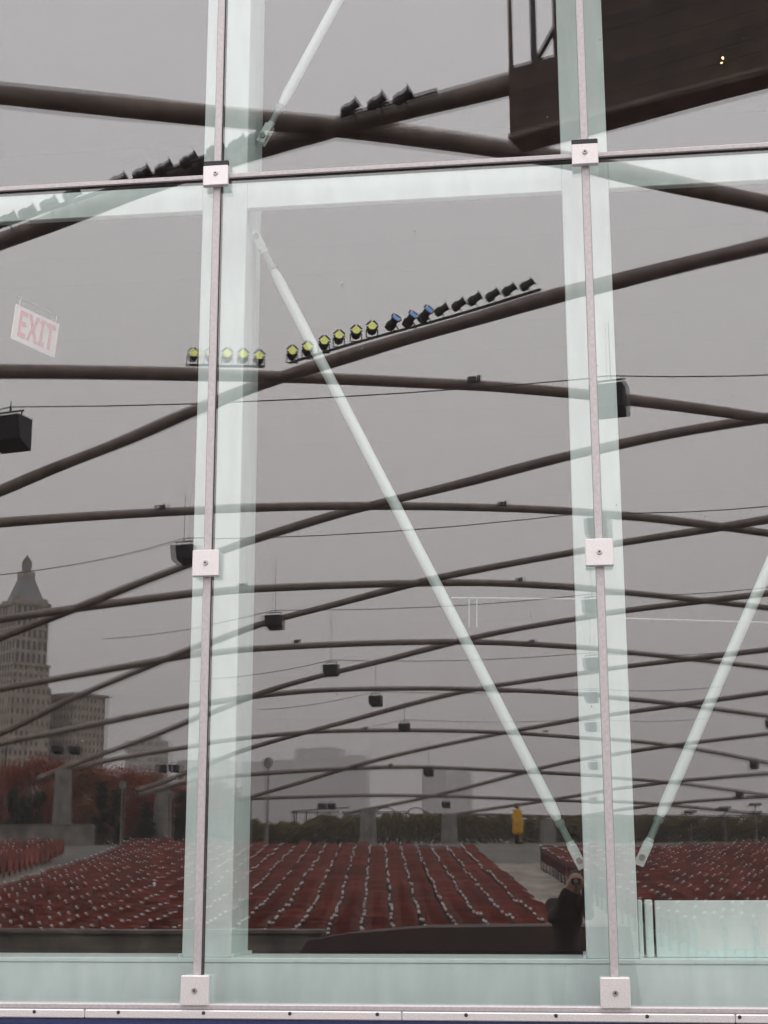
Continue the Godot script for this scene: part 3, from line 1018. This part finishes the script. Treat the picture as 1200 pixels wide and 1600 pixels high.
func make_lawn_edge() -> void:
	# autumn trees far left, behind the pylons
	var spots := [[-40, 1191, 172], [5, 1187, 178], [50, 1191, 168], [95, 1195, 175], [128, 1201, 166], [165, 1206, 178], [200, 1209, 168], [232, 1213, 176], [265, 1218, 168], [300, 1223, 175], [335, 1225, 180]]
	for i in spots.size():
		var q: Array = spots[i]
		var top := mir(q[0], q[1], q[2])
		var foot := on_floor(top)
		var red := i % 3 != 1
		tree("autumn_tree", "red autumn tree beyond the pylons at the lawn's edge" if red else "rust brown autumn tree beyond the pylons at the lawn's edge", foot, top.y - foot.y, 3.4, M.leaf_red if red else M.leaf_rust, false, "autumn trees at the lawn's edge")
	for q in [[20, 1232, 140], [62, 1238, 140], [160, 1222, 150], [184, 1236, 146], [285, 1235, 158], [300, 1245, 158], [40, 1244, 138], [230, 1258, 150]]:
		var top := mir(q[0], q[1], q[2])
		var foot := on_floor(top)
		tree("evergreen_tree", "dark green conical evergreen in front of the autumn trees", foot, top.y - foot.y, 1.5, M.leaf_green, true, "evergreens before the autumn trees")
	# hedge behind the seats
	var tops := [[120, 1278], [300, 1282], [400, 1285], [440, 1291], [480, 1286], [515, 1276], [545, 1280], [600, 1277], [680, 1276], [760, 1279], [850, 1283], [960, 1279], [1080, 1281], [1200, 1284], [1320, 1284]]
	var h := leaf_cloud("hedge", M.leaf_hedge, 60000, 0.27, self, func() -> Vector3:
		var x := rng.randf_range(130, 1320)
		var y := 1280.0
		for i in tops.size() - 1:
			if x >= tops[i][0] and x < tops[i + 1][0]:
				y = lerpf(tops[i][1], tops[i + 1][1], (x - tops[i][0]) / float(tops[i + 1][0] - tops[i][0]))
		y += 2.5 * sin(x * 0.11) + 1.5 * sin(x * 0.31)
		var Z := rng.randf_range(196, 204)
		var p := mir(x, y, Z)
		var f := floor_y(Z)
		p.y = lerpf(f, p.y, pow(rng.randf(), 0.7)) + rng.randf_range(-0.25, 0.3)
		return p)
	h.set_meta("kind", "stuff")
	tag(h, "long brown green hedge across the far end of the lawn", "hedge")
	# low concrete wall
	var a := on_floor(mir(-60, 1300, 72))
	var b := on_floor(mir(146, 1300, 72))
	var s := begin()
	bar(s, a + Vector3(0, 0.4, 0), b + Vector3(0, 0.4, 0), 0.4, 1.0, 0.02)
	var w := thing("low_wall", "pale concrete low wall at the back of the seats", "wall", Vector3.ZERO)
	obj("body", s, M.concrete, w)
	s = begin()
	bar(s, a + Vector3(0, 0.93, 0), b + Vector3(0, 0.93, 0), 0.5, 0.06, 0.01)
	obj("coping", s, M.concrete, w)
	# globe lamp posts
	for q in [[193, 1226, 1300, 100], [269, 1241, 1305, 108], [418, 1192, 1300, 84], [1077, 1268, 1300, 150], [1131, 1262, 1300, 150], [1179, 1256, 1300, 150]]:
		var top := mir(q[0], q[1], q[3])
		var foot := on_floor(top)
		var hh := top.y - foot.y
		var t := thing("lamp_post", "slim lamp post with pale globe head by the %s" % ("autumn trees" if q[0] < 300 else ("hedge gap" if q[0] < 500 else "far hedge end")), "lamp post", foot, "lamp posts round the lawn")
		s = begin()
		tube(s, [Vector3.ZERO, Vector3(0, 0.4, 0), Vector3(0, hh - 0.3, 0)], [0.11, 0.08, 0.06], 8)
		obj("pole", s, M.concrete, t)
		s = begin()
		if q[0] < 500:
			tube(s, [Vector3(0, hh - 0.3, 0), Vector3(0, hh - 0.2, 0), Vector3(0, hh, 0), Vector3(0, hh + 0.2, 0), Vector3(0, hh + 0.28, 0)], [0.08, 0.22, 0.28, 0.2, 0.03], 12)
			obj("globe", s, M.concrete, t)
		else:
			for k in 2:
				bx(s, Vector3(-0.6, hh - 0.3 - k * 0.8, -0.15), Vector3(0.6, hh - k * 0.8, 0.15), 0.03)
			obj("floodlight_head", s, M.lamp_black, t)
	# pergola
	var t := thing("pergola", "dark steel pergola frame standing above the hedge", "pergola", on_floor(mir(600, 1280, 209)))
	var P := func(x: float, y: float) -> Vector3: return mir(x, y, 209.0) - t.position
	var posts := [458, 462, 478, 495, 514, 537, 548, 552, 600, 624, 640, 655, 690, 702, 724, 760, 800, 880, 960, 1035, 1100, 1160, 1180]
	for x in posts:
		s = begin()
		var tp: Vector3 = P.call(x, 1269 if x < 545 else 1274)
		bar(s, Vector3(tp.x, -0.05, tp.z), tp, 0.16, 0.16)
		obj("post", s, M.pergola_steel, t)
	for q in [[455, 1269, 545, 1263], [455, 1271, 640, 1270], [580, 1273, 700, 1274], [640, 1279, 1200, 1277]]:
		s = begin()
		bar(s, P.call(q[0], q[1]), P.call(q[2], q[3]), 0.16, 0.16)
		obj("rail", s, M.pergola_steel, t)
	for q in [[602, 20], [650, 17]]:
		s = begin()
		var pts := []
		for k in 9:
			var an := PI * k / 8.0
			pts.append(P.call(q[0] + cos(an) * q[1], 1281 - sin(an) * 18.0))
		tube(s, pts, 0.09, 6)
		obj("hoop", s, M.pergola_steel, t)

# ------------------------------------------------------------------ the city
func block(t: Node3D, called: String, c: Vector3, size: Vector3, turn: float, m: Material, cols := 0, rows := 0, win := Vector2(0.42, 0.5)) -> void:
	var s := begin()
	var xf := Transform3D(Basis(Vector3.UP, turn), c)
	box(s, xf, size)
	var o := obj(called, s, m, t)
	if cols == 0: return
	# window openings, far below ten pixels each: one joined part per block
	s = begin()
	for side in 4:
		var fx := Transform3D(Basis(Vector3.UP, side * PI / 2), Vector3.ZERO)
		var ww: float = size.x if side % 2 == 0 else size.z
		var dd: float = size.z if side % 2 == 0 else size.x
		for i in cols:
			for j in rows:
				if rng.randf() < 0.04: continue
				var p := Vector3(((i + 0.5) / cols - 0.5) * ww, ((j + 0.5) / rows - 0.5) * size.y, dd * 0.5 - 0.05)
				box(s, xf * fx * Transform3D(Basis(), p), Vector3(ww / cols * win.x, size.y / rows * win.y, 0.16))
	var wo := obj("window_openings", s, M.dark_window, o)
	wo.set_meta("kind", "stuff")

func make_city() -> void:
	var Z := 420.0
	var m := Z / F
	var g := floor_y(Z)
	var base := mir(43, 865, Z)
	base.y = g
	var t := thing("old_tower", "tall brown stone tower with pyramid roof and domed lantern", "tower", base)
	var Y := func(py: float) -> float: return mir(43, py, Z).y - g
	var tw := 0.72
	block(t, "upper_shaft", Vector3(0, (Y.call(948) + Y.call(1040)) * 0.5, 0), Vector3(10.4, Y.call(948) - Y.call(1040), 10.4), tw, M.tower_stone, 6, 5, Vector2(0.5, 0.72))
	block(t, "cornice", Vector3(0, Y.call(946), 0), Vector3(11.2, 0.9, 11.2), tw, M.tower_stone)
	block(t, "middle_shaft", Vector3(0, (Y.call(1040) + Y.call(1075)) * 0.5 - 0.05, 0), Vector3(11.6, Y.call(1040) - Y.call(1075) - 0.1, 11.6), tw, M.tower_stone, 7, 3)
	block(t, "cornice", Vector3(0, Y.call(1041), 0), Vector3(12.3, 0.7, 12.3), tw, M.tower_stone)
	block(t, "lower_shaft", Vector3(0, Y.call(1076) * 0.5, 0), Vector3(12.8, Y.call(1076), 12.8), tw, M.tower_stone, 8, 17)
	var s := begin()
	var roof := [[948, 9.6], [944, 9.0], [930, 6.9], [915, 4.9], [905, 3.6]]
	for i in roof.size() - 1:
		for k in 4:
			var q := []
			for e in [[i, k], [i, k + 1], [i + 1, k + 1], [i + 1, k]]:
				var an: float = e[1] * PI / 2 + PI / 4 + tw
				q.append(Vector3(cos(an) * roof[e[0]][1] * 0.707, Y.call(roof[e[0]][0]), sin(an) * roof[e[0]][1] * 0.707))
			poly(s, q, Vector3(cos(k * PI / 2 + PI / 2 + tw), 0.3, sin(k * PI / 2 + PI / 2 + tw)))
	obj("roof", s, M.tower_roof, t)
	block(t, "lantern_base", Vector3(0, Y.call(900), 0), Vector3(3.8, 2.0, 3.8), tw, M.tower_stone)
	s = begin()
	var dome := [[896, 1.0], [893, 1.15], [890, 1.35], [884, 1.5], [878, 1.45], [873, 1.0], [870, 0.45], [865, 0.06]]
	var dp := []
	var dr := []
	for q in dome:
		dp.append(Vector3(0, Y.call(q[0]), 0)); dr.append(q[1])
	tube(s, dp, dr, 14)
	obj("lantern_dome", s, M.tower_roof, t)
	for k in 4:
		var an := k * PI / 2 + PI / 4 + tw
		s = begin()
		var c := Vector3(cos(an) * 6.2, 0, sin(an) * 6.2)
		bx(s, c + Vector3(-0.7, Y.call(946), -0.7), c + Vector3(0.7, Y.call(938), 0.7))
		obj("corner_pier", s, M.tower_stone, t)
	# lower wing running away to the right
	var wb := mir(121, 1092, Z + 12)
	wb.y = g
	var wt := thing("office_wing", "brown masonry office block with overhanging cornice beside the stone tower", "building", wb)
	var hw: float = mir(128, 1092, Z + 12).y - g
	block(wt, "wall", Vector3(0, hw * 0.5, 0), Vector3(12.0, hw, 12.0), 0.55, M.tower_stone, 8, 20)
	block(wt, "cornice", Vector3(0, hw + 0.4, 0), Vector3(13.6, 0.8, 13.6), 0.55, M.tower_stone)
	var lb := mir(-30, 1150, Z - 10)
	lb.y = g
	var lt := thing("office_block", "brown office block cut by the picture edge beside the stone tower", "building", lb)
	var lh: float = mir(-30, 1150, Z - 10).y - g
	block(lt, "wall", Vector3(0, lh * 0.5, 0), Vector3(11, lh, 11), 0.4, M.tower_stone, 7, 12)
	# pale blocks lost in the haze
	var far := [[232, 1157, 60, 1100, "domed grey building fading in haze above the autumn trees"], [428, 1192, 92, 3000, "low wide grey tower block in the haze above the pergola"], [500, 1172, 70, 3200, "taller stepped grey block in the haze above the pergola"], [552, 1184, 46, 3200, "narrow grey block in the haze beside the stepped one"], [680, 1205, 38, 2700, "dark slim slab in the haze between the pylons"], [716, 1208, 40, 3000, "pale slab in the haze between the pylons"], [325, 1190, 80, 1700, "grey block in the haze behind the column"]]
	for q in far:
		var p := mir(q[0], q[1], q[3])
		var fh: float = p.y - floor_y(q[3])
		var w: float = q[2] * q[3] / F
		var ft := thing("hazy_building", q[4], "building", Vector3(p.x, floor_y(q[3]), p.z), "buildings in the haze")
		block(ft, "wall", Vector3(0, fh * 0.5, 0), Vector3(w, fh, w * 0.6), 0.08, M.tower_stone, int(w / 5.0), int(fh / 6.0), Vector2(0.55, 0.55))
		block(ft, "roof_plant", Vector3(w * 0.1, fh + 1.6, 0), Vector3(w * 0.5, 3.2, w * 0.3), 0.08, M.tower_stone)

# ------------------------------------------------------------------ hung from the trellis
func stage_lamp(at: Vector3, dir: Vector3, gel: String, label: String, group: String, sc := 1.0) -> void:
	var t := thing("stage_light", label, "stage light", at, group)
	var d := dir.normalized()
	var sx := Vector3.UP.cross(d).normalized()
	t.basis = Basis(sx, d.cross(sx), d).scaled(Vector3.ONE * sc)      # +z is the beam
	var s := begin()
	tube(s, [Vector3(0, 0, -0.26), Vector3(0, 0, -0.22), Vector3(0, 0, -0.05), Vector3(0, 0, 0.02), Vector3(0, 0, 0.20)], [0.05, 0.13, 0.15, 0.11, 0.12], 12)
	obj("body", s, M.lamp_black, t)
	s = begin()
	for k in 4:
		var a := k * PI / 2 + PI / 4
		var c := Vector3(cos(a) * 0.10, sin(a) * 0.10, 0.215)
		box(s, Transform3D(Basis(Vector3.BACK, a + PI / 2), c * 1.35 - Vector3(0, 0, 0.075)), Vector3(0.20, 0.04, 0.02))
	obj("gel_frame", s, M.lamp_black, t)
	s = begin()
	for sg in [-1.0, 1.0]:
		bar(s, Vector3(0.16 * sg, 0, -0.05), Vector3(0.16 * sg, -0.26, -0.05), 0.03, 0.02)
	bar(s, Vector3(-0.16, -0.26, -0.05), Vector3(0.16, -0.26, -0.05), 0.03, 0.02)
	obj("yoke", s, M.lamp_black, t)
	s = begin()
	tube(s, [Vector3(0, 0, 0.201), Vector3(0, 0, 0.212)], 0.112, 16)
	obj("lens", s, M[gel] if gel != "" else M.dark_window, t)
	if gel != "":
		var l := SpotLight3D.new()
		l.name = "beam"
		l.light_energy = 0.05
		l.light_size = 0.1
		l.light_color = M[gel].emission
		l.spot_angle = 20.0
		l.spot_range = 80.0
		l.spot_attenuation = 2.0
		l.shadow_enabled = true
		l.position = Vector3(0, 0, 0.24)
		l.rotation.y = PI
		t.add_child(l)

func speaker(x: float, y: float, Z: float, label: String, big := 1.0) -> Vector3:
	var at := mir(x, y, Z)
	var t := thing("loudspeaker", label, "loudspeaker", at, "loudspeakers hung under the trellis")
	t.rotation.y = 0.25
	var s := begin()
	# wedge cabinet: wider at the top, raked front
	var w := 0.5 * big
	var h := 0.42 * big
	var d := 0.36 * big
	var p := [Vector3(-w, -h * 0.5, -d * 0.6), Vector3(w, -h * 0.5, -d * 0.6), Vector3(w * 0.9, -h, d), Vector3(-w * 0.9, -h, d), Vector3(-w, h * 0.9, -d), Vector3(w, h * 0.9, -d), Vector3(w * 0.9, h, d), Vector3(-w * 0.9, h, d)]
	for f in [[0, 1, 2, 3], [4, 5, 6, 7], [0, 1, 5, 4], [2, 3, 7, 6], [1, 2, 6, 5], [0, 3, 7, 4]]:
		var c := Vector3()
		for i in f: c += p[i]
		poly(s, [p[f[0]], p[f[1]], p[f[2]]], c)
		poly(s, [p[f[0]], p[f[2]], p[f[3]]], c)
	obj("cabinet", s, M.black_box, t)
	s = begin()
	for sg in [-1.0, 1.0]:
		bar(s, Vector3(w * 0.7 * sg, h, 0), Vector3(w * 0.7 * sg, h * 1.35, 0), 0.04, 0.04)
	bar(s, Vector3(-w * 0.85, h * 1.35, 0), Vector3(w * 0.85, h * 1.35, 0), 0.05, 0.05)
	bar(s, Vector3(0, h * 1.35, 0), Vector3(0, h * 1.75, 0), 0.05, 0.05)
	obj("bracket", s, M.black_box, t)
	s = begin()
	var top := vault_y(at) - at.y
	tube(s, [Vector3(0, h * 1.75, 0), Vector3(0, maxf(top, h * 1.8), 0)], 0.018, 5)
	obj("hanging_wire", s, M.cable_steel, t)
	return at + Vector3(0, h * 1.7, 0)

func make_hung_things() -> void:
	var L := [[14, 677, 46.0, 1.25], [290, 866, 64.0, 1.0], [428, 973, 82.0, 1.0], [517, 1047, 99.0, 1.0], [587, 1096, 119.0, 1.0], [632, 1136, 139.0, 1.0], [670, 1207, 160.0, 1.0], [697, 1258, 190.0, 1.0]]
	var Rr := [[953, 625, 46.0, 1.1], [935, 826, 64.0, 1.0], [927, 948, 82.0, 1.0], [926, 1037, 99.0, 1.0], [926, 1091, 119.0, 1.0], [925, 1135, 139.0, 1.0], [928, 1198, 160.0, 0.95], [928, 1250, 190.0, 0.95]]
	for i in 8:
		var a := speaker(L[i][0], L[i][1], L[i][2], "black loudspeaker hung %s under the trellis, seating side row" % ["largest and closest", "second", "third", "fourth", "fifth", "sixth", "seventh", "last and smallest"][i], L[i][3])
		var b := speaker(Rr[i][0], Rr[i][1], Rr[i][2], "black loudspeaker hung under the trellis in line with the column, %s of its row" % ["first", "second", "third", "fourth", "fifth", "sixth", "seventh", "eighth"][i], Rr[i][3])
		if i < 6:
			var s := begin()
			var d := b - a
			var e0 := a - d * 0.55
			var e1 := b + d * 0.6
			e0.y -= 1.2
			var pts := []
			for q in [[e0, a], [a, b], [b, e1]]:
				for k in 6:
					var f := k / 6.0
					pts.append(q[0].lerp(q[1], f) - Vector3(0, 0.25 * 4.0 * f * (1.0 - f), 0))
			pts.append(e1)
			tube(s, pts, 0.022, 5)
			tag(obj("span_cable", s, M.cable_steel), "thin dark cable strung through the %s pair of hanging loudspeakers" % ["first", "second", "third", "fourth", "fifth", "sixth"][i], "cable", "cables under the trellis")
	for q in [[1178, 1196, 165.0], [1155, 1243, 190.0], [1204, 1131, 140.0], [90, 1172, 130.0], [117, 1173, 130.0], [254, 1202, 150.0], [274, 1202, 150.0], [503, 1261, 180.0], [518, 1261, 180.0]]:
		speaker(q[0], q[1], q[2], "small black loudspeaker hung %s" % ("before the brown buildings" if q[0] < 200 else ("before the autumn trees" if q[0] < 300 else ("above the pergola" if q[0] < 600 else "beyond the column over the far lawn"))), 0.95)
	# stage lights along the pipes
	var toward := func(p: Vector3) -> Vector3: return (Vector3(2.2, 1.0, -5) - p).normalized()
	var ys := [[303, 556], [330, 556], [354, 556], [379, 557], [404, 559]]
	for q in ys: lamp_at(q, 0.0, "gel_yellow", "yellow lit stage light on the level pipe beside the crossing", "yellow stage lights on the level pipe")
	for q in [[456, 552], [480, 546], [506, 537], [529, 528], [556, 520], [581, 513]]: lamp_at(q, 0.0, "gel_yellow", "yellow lit stage light on the rising pipe", "yellow stage lights on the rising pipe")
	for q in [[613, 504], [640, 499], [664, 491]]: lamp_at(q, 0.6, "gel_blue", "blue lit stage light on the rising pipe", "blue stage lights on the rising pipe")
	for q in [[690, 483], [717, 475], [742, 467], [770, 461], [796, 453], [824, 445]]: lamp_at(q, 1.35, "", "dark unlit stage light turned aside on the rising pipe", "dark stage lights on the rising pipe", 0.85)
	for q in [[548, 168], [590, 158], [630, 150], [400, 214], [372, 224], [338, 234], [296, 250], [257, 262], [222, 270], [186, 282], [113, 303], [77, 318], [43, 331], [13, 341]]: lamp_at(q, 1.2, "", "dark stage light on the closest rising pipe", "dark stage lights on the closest pipe", 0.8)
	# mounting rails
	for q in [[[292, 571], [412, 571]], [[452, 566], [845, 453]], [[532, 183], [683, 141]], [[-10, 356], [420, 211]]]:
		var s := begin()
		bar(s, vault(q[0][0], q[0][1]), vault(q[1][0], q[1][1]), 0.07, 0.07)
		tag(obj("light_rail", s, M.lamp_black), "thin mounting rail under the stage lights %s" % {292: "on the level pipe", 452: "on the rising pipe", 532: "at the upper crossing", -10: "on the closest rising pipe"}[q[0][0]], "rail", "mounting rails for stage lights")
	# junction boxes clipped on the pipes
	for q in [[252, 793], [740, 593], [785, 788], [378, 915], [812, 907], [463, 1003], [832, 1003], [570, 1137], [843, 1079], [192, 1121], [610, 1196], [853, 1142]]:
		var p := vault(q[0], q[1])
		var t := thing("junction_box", "small dark cable box clipped on top of a trellis pipe", "junction box", p, "cable boxes on the pipes")
		var s := begin()
		bx(s, Vector3(-0.22, -0.1, -0.12), Vector3(0.12, 0.12, 0.12), 0.02)
		obj("case", s, M.lamp_black, t)
		s = begin()
		bx(s, Vector3(0.14, -0.1, -0.08), Vector3(0.26, 0.18, 0.08), 0.02)
		obj("bracket", s, M.lamp_black, t)

func lamp_at(q: Array, turn: float, gel: String, label: String, group: String, sc := 1.0) -> void:
	var p := vault(q[0], q[1])
	var d := Vector3(2.2, 6.0, 0) - p
	d.y = absf(d.length()) * (0.05 if turn == 0.0 else 0.55)
	stage_lamp(p, d.rotated(Vector3.UP, -turn), gel, label, group, sc * 1.12)

# ------------------------------------------------------------------ people
func hand(s: SurfaceTool, wrist: Vector3, palm: Vector3, side: Vector3, curl: Vector3) -> void:
	var f := (palm - wrist).normalized()
	var b := [[wrist, palm, 0.026, 0.03], [wrist, palm + side * 0.03, 0.024, 0.022], [wrist, palm - side * 0.03, 0.024, 0.022]]
	for i in 4:
		var r := palm + side * (0.033 - 0.022 * i) + f * 0.015
		var l: float = [0.036, 0.042, 0.039, 0.03][i]
		var k := r + (f + curl * 0.3).normalized() * l
		var e := k + (f * 0.3 + curl).normalized() * l * 0.9
		b.append([r, k, 0.0095, 0.009]); b.append([k, e, 0.009, 0.0075])
	var tb := wrist.lerp(palm, 0.35) + side * 0.03
	var tk := tb + (side + f * 0.5).normalized() * 0.04
	b.append([tb, tk, 0.013, 0.0105]); b.append([tk, tk + (f + curl * 0.6).normalized() * 0.03, 0.0105, 0.0085])
	nets(s, b, 0.007, 0.008)

func head(s: SurfaceTool, c: Vector3, fwd: Vector3, up: Vector3) -> void:
	var sd := up.cross(fwd).normalized()
	nets(s, [[c + up * 0.03 - fwd * 0.02, c + up * 0.02 + fwd * 0.02, 0.088, 0.084], [c - up * 0.05 + fwd * 0.025, c - up * 0.085 + fwd * 0.045, 0.062, 0.035],
		[c + fwd * 0.095 + up * 0.005, c + fwd * 0.115 - up * 0.03, 0.010, 0.015], [c + sd * 0.088, c + sd * 0.09 - up * 0.025, 0.014, 0.010], [c - sd * 0.088, c - sd * 0.09 - up * 0.025, 0.014, 0.010],
		[c + fwd * 0.088 - up * 0.06 + sd * 0.018, c + fwd * 0.088 - up * 0.06 - sd * 0.018, 0.009, 0.009]], 0.012, 0.02)

func make_people() -> void:
	# photographer, mirrored low in the glass; the camera is held up before the face
	var g := floor_y(9.0)
	var e := EYE
	var t := thing("person", "person in dark clothes taking a picture with a camera raised to the face", "person", Vector3(e.x - 0.14, g, e.z + 0.3))
	var o := t.position
	var V := func(x: float, y: float, z: float) -> Vector3: return Vector3(e.x + x, y, e.z + z) - o
	var hc: Vector3 = V.call(0.0, e.y + 0.0, 0.20)
	var neck: Vector3 = V.call(-0.05, e.y - 0.15, 0.27)
	var chest: Vector3 = V.call(-0.12, e.y - 0.42, 0.30)
	var hip: Vector3 = V.call(-0.15, e.y - 0.78, 0.33)
	var shl: Vector3 = V.call(-0.28, e.y - 0.27, 0.29)
	var shr: Vector3 = V.call(0.08, e.y - 0.24, 0.28)
	var ell: Vector3 = V.call(-0.27, e.y - 0.40, 0.10)
	var elr: Vector3 = V.call(0.13, e.y - 0.36, 0.12)
	var wl: Vector3 = V.call(-0.115, e.y - 0.11, 0.075)
	var wr: Vector3 = V.call(0.115, e.y - 0.09, 0.075)
	var kn := [V.call(-0.24, g + 0.5, 0.31), V.call(-0.06, g + 0.5, 0.30)]
	var an := [V.call(-0.25, g + 0.09, 0.36), V.call(-0.05, g + 0.09, 0.35)]
	var s := begin()
	nets(s, [[neck - Vector3(0, 0.05, 0), hc + Vector3(0, -0.05, 0.02), 0.058, 0.05], [ell, wl, 0.04, 0.028], [elr, wr, 0.04, 0.028], [chest, hip, 0.10, 0.11], [neck, chest, 0.07, 0.1], [shl, ell, 0.045, 0.04], [shr, elr, 0.045, 0.04]], 0.02, 0.03)
	head(s, hc, Vector3(0, 0, -1), Vector3.UP)
	hand(s, wl, V.call(-0.075, e.y - 0.04, 0.062), Vector3.UP, Vector3(1, 0.2, 0.1))
	hand(s, wr, V.call(0.075, e.y - 0.03, 0.062), Vector3.UP, Vector3(-1, 0.2, 0.1))
	var body := obj("body", s, M.skin, t)
	s = begin()
	nets(s, [[hc + Vector3(0, 0.045, 0.03), hc + Vector3(0, -0.02, 0.055), 0.094, 0.085]], 0.014, 0.02)
	obj("hair", s, M.hair_dark, body)
	s = begin()
	nets(s, [[neck - Vector3(0, 0.01, 0), chest, 0.088, 0.12], [shl, shr, 0.075, 0.075], [chest + Vector3(-0.06, 0, 0), chest + Vector3(0.06, 0, 0), 0.125, 0.125], [chest, hip, 0.15, 0.15], [hip + Vector3(-0.07, -0.05, 0), hip + Vector3(0.07, -0.05, 0), 0.13, 0.13], [shl, ell, 0.07, 0.055], [shr, elr, 0.07, 0.055], [ell, ell.lerp(wl, 0.97), 0.058, 0.05], [elr, elr.lerp(wr, 0.97), 0.058, 0.05]], 0.022, 0.05)
	obj("jacket", s, M.cloth_dark, t)
	s = begin()
	for i in 2:
		var hp := hip + Vector3(-0.09 + 0.18 * i, -0.08, 0)
		nets(s, [[hp, kn[i], 0.10, 0.068], [kn[i], an[i], 0.066, 0.055]], 0.022, 0.03)
	obj("trousers", s, M.trousers_brown, t)
	for i in 2:
		s = begin()
		nets(s, [[an[i] + Vector3(0, -0.045, 0.03), an[i] + Vector3(0, -0.052, -0.15), 0.045, 0.036], [an[i] + Vector3(0, -0.045, 0.03), an[i], 0.045, 0.05]], 0.018, 0.02)
		obj("shoe", s, M.shoe_black, t)
	s = begin()
	bx(s, e + Vector3(-0.055, -0.034, 0.034), e + Vector3(0.055, 0.034, 0.07), 0.008)
	var cm := obj("compact_camera", s, M.black_box)
	tag(cm, "small black camera held up by the person in dark clothes", "camera")
	s = begin()
	tube(s, [e + Vector3(0, 0, 0.0335), e + Vector3(0, 0, 0.022)], [0.026, 0.024], 16)
	obj("lens_barrel", s, M.bolt_steel, cm)

	# person in a yellow raincoat behind the seats
	var foot := on_floor(mir(810, 1322, 68))
	var p := thing("person", "person in a long yellow raincoat standing on the walkway behind the seats", "person", foot)
	p.rotation.y = -0.9
	var H := 1.72
	s = begin()
	nets(s, [[Vector3(0, 1.2, 0), Vector3(0, 1.5, 0), 0.12, 0.055], [Vector3(0, 0.9, 0), Vector3(0, 1.2, 0), 0.13, 0.12], [Vector3(-0.1, 0.85, 0), Vector3(-0.11, 0.48, -0.03), 0.09, 0.065], [Vector3(-0.11, 0.48, -0.03), Vector3(-0.11, 0.08, 0.04), 0.062, 0.05], [Vector3(0.1, 0.85, 0), Vector3(0.11, 0.48, -0.06), 0.09, 0.065], [Vector3(0.11, 0.48, -0.06), Vector3(0.11, 0.08, 0.0), 0.062, 0.05], [Vector3(-0.19, 1.38, 0), Vector3(-0.24, 1.08, 0.02), 0.05, 0.042], [Vector3(-0.24, 1.08, 0.02), Vector3(-0.22, 0.84, -0.1), 0.04, 0.03], [Vector3(0.19, 1.38, 0), Vector3(0.24, 1.08, 0.02), 0.05, 0.042], [Vector3(0.24, 1.08, 0.02), Vector3(0.22, 0.84, -0.1), 0.04, 0.03]], 0.024, 0.03)
	head(s, Vector3(0, 1.6, -0.03), Vector3(0, -0.25, -1).normalized(), Vector3(0, 1, -0.25).normalized())
	hand(s, Vector3(-0.22, 0.84, -0.1), Vector3(-0.22, 0.77, -0.12), Vector3(0, 0, -1), Vector3(0.6, -0.6, -0.3))
	hand(s, Vector3(0.22, 0.84, -0.1), Vector3(0.22, 0.77, -0.12), Vector3(0, 0, -1), Vector3(-0.6, -0.6, -0.3))
	var pb := obj("body", s, M.skin, p)
	s = begin()
	nets(s, [[Vector3(0, 1.65, 0.0), Vector3(0, 1.58, 0.03), 0.105, 0.095]], 0.016, 0.02)
	obj("hair", s, M.hair_dark, pb)
	s = begin()
	nets(s, [[Vector3(-0.16, 1.38, 0), Vector3(0.16, 1.38, 0), 0.085, 0.085], [Vector3(0, 1.3, 0), Vector3(0, 0.9, 0.01), 0.16, 0.185], [Vector3(-0.08, 0.9, 0), Vector3(-0.11, 0.52, 0), 0.17, 0.17], [Vector3(0.08, 0.9, 0), Vector3(0.11, 0.52, 0), 0.17, 0.17], [Vector3(-0.19, 1.38, 0), Vector3(-0.25, 1.08, 0.02), 0.075, 0.065], [Vector3(-0.25, 1.08, 0.02), Vector3(-0.22, 0.86, -0.09), 0.062, 0.05], [Vector3(0.19, 1.38, 0), Vector3(0.25, 1.08, 0.02), 0.075, 0.065], [Vector3(0.25, 1.08, 0.02), Vector3(0.22, 0.86, -0.09), 0.062, 0.05]], 0.025, 0.05)
	obj("raincoat", s, M.coat_yellow, p)
	s = begin()
	for i in [-1.0, 1.0]:
		nets(s, [[Vector3(0.11 * i, 0.46, -0.03), Vector3(0.11 * i, 0.1, 0.02), 0.075, 0.06]], 0.024, 0.02)
	obj("trousers", s, M.cloth_dark, p)
	for i in [-1.0, 1.0]:
		s = begin()
		nets(s, [[Vector3(0.11 * i, 0.045, 0.05), Vector3(0.11 * i, 0.04, -0.12), 0.045, 0.038]], 0.02, 0.02)
		obj("boot", s, M.shoe_black, p)
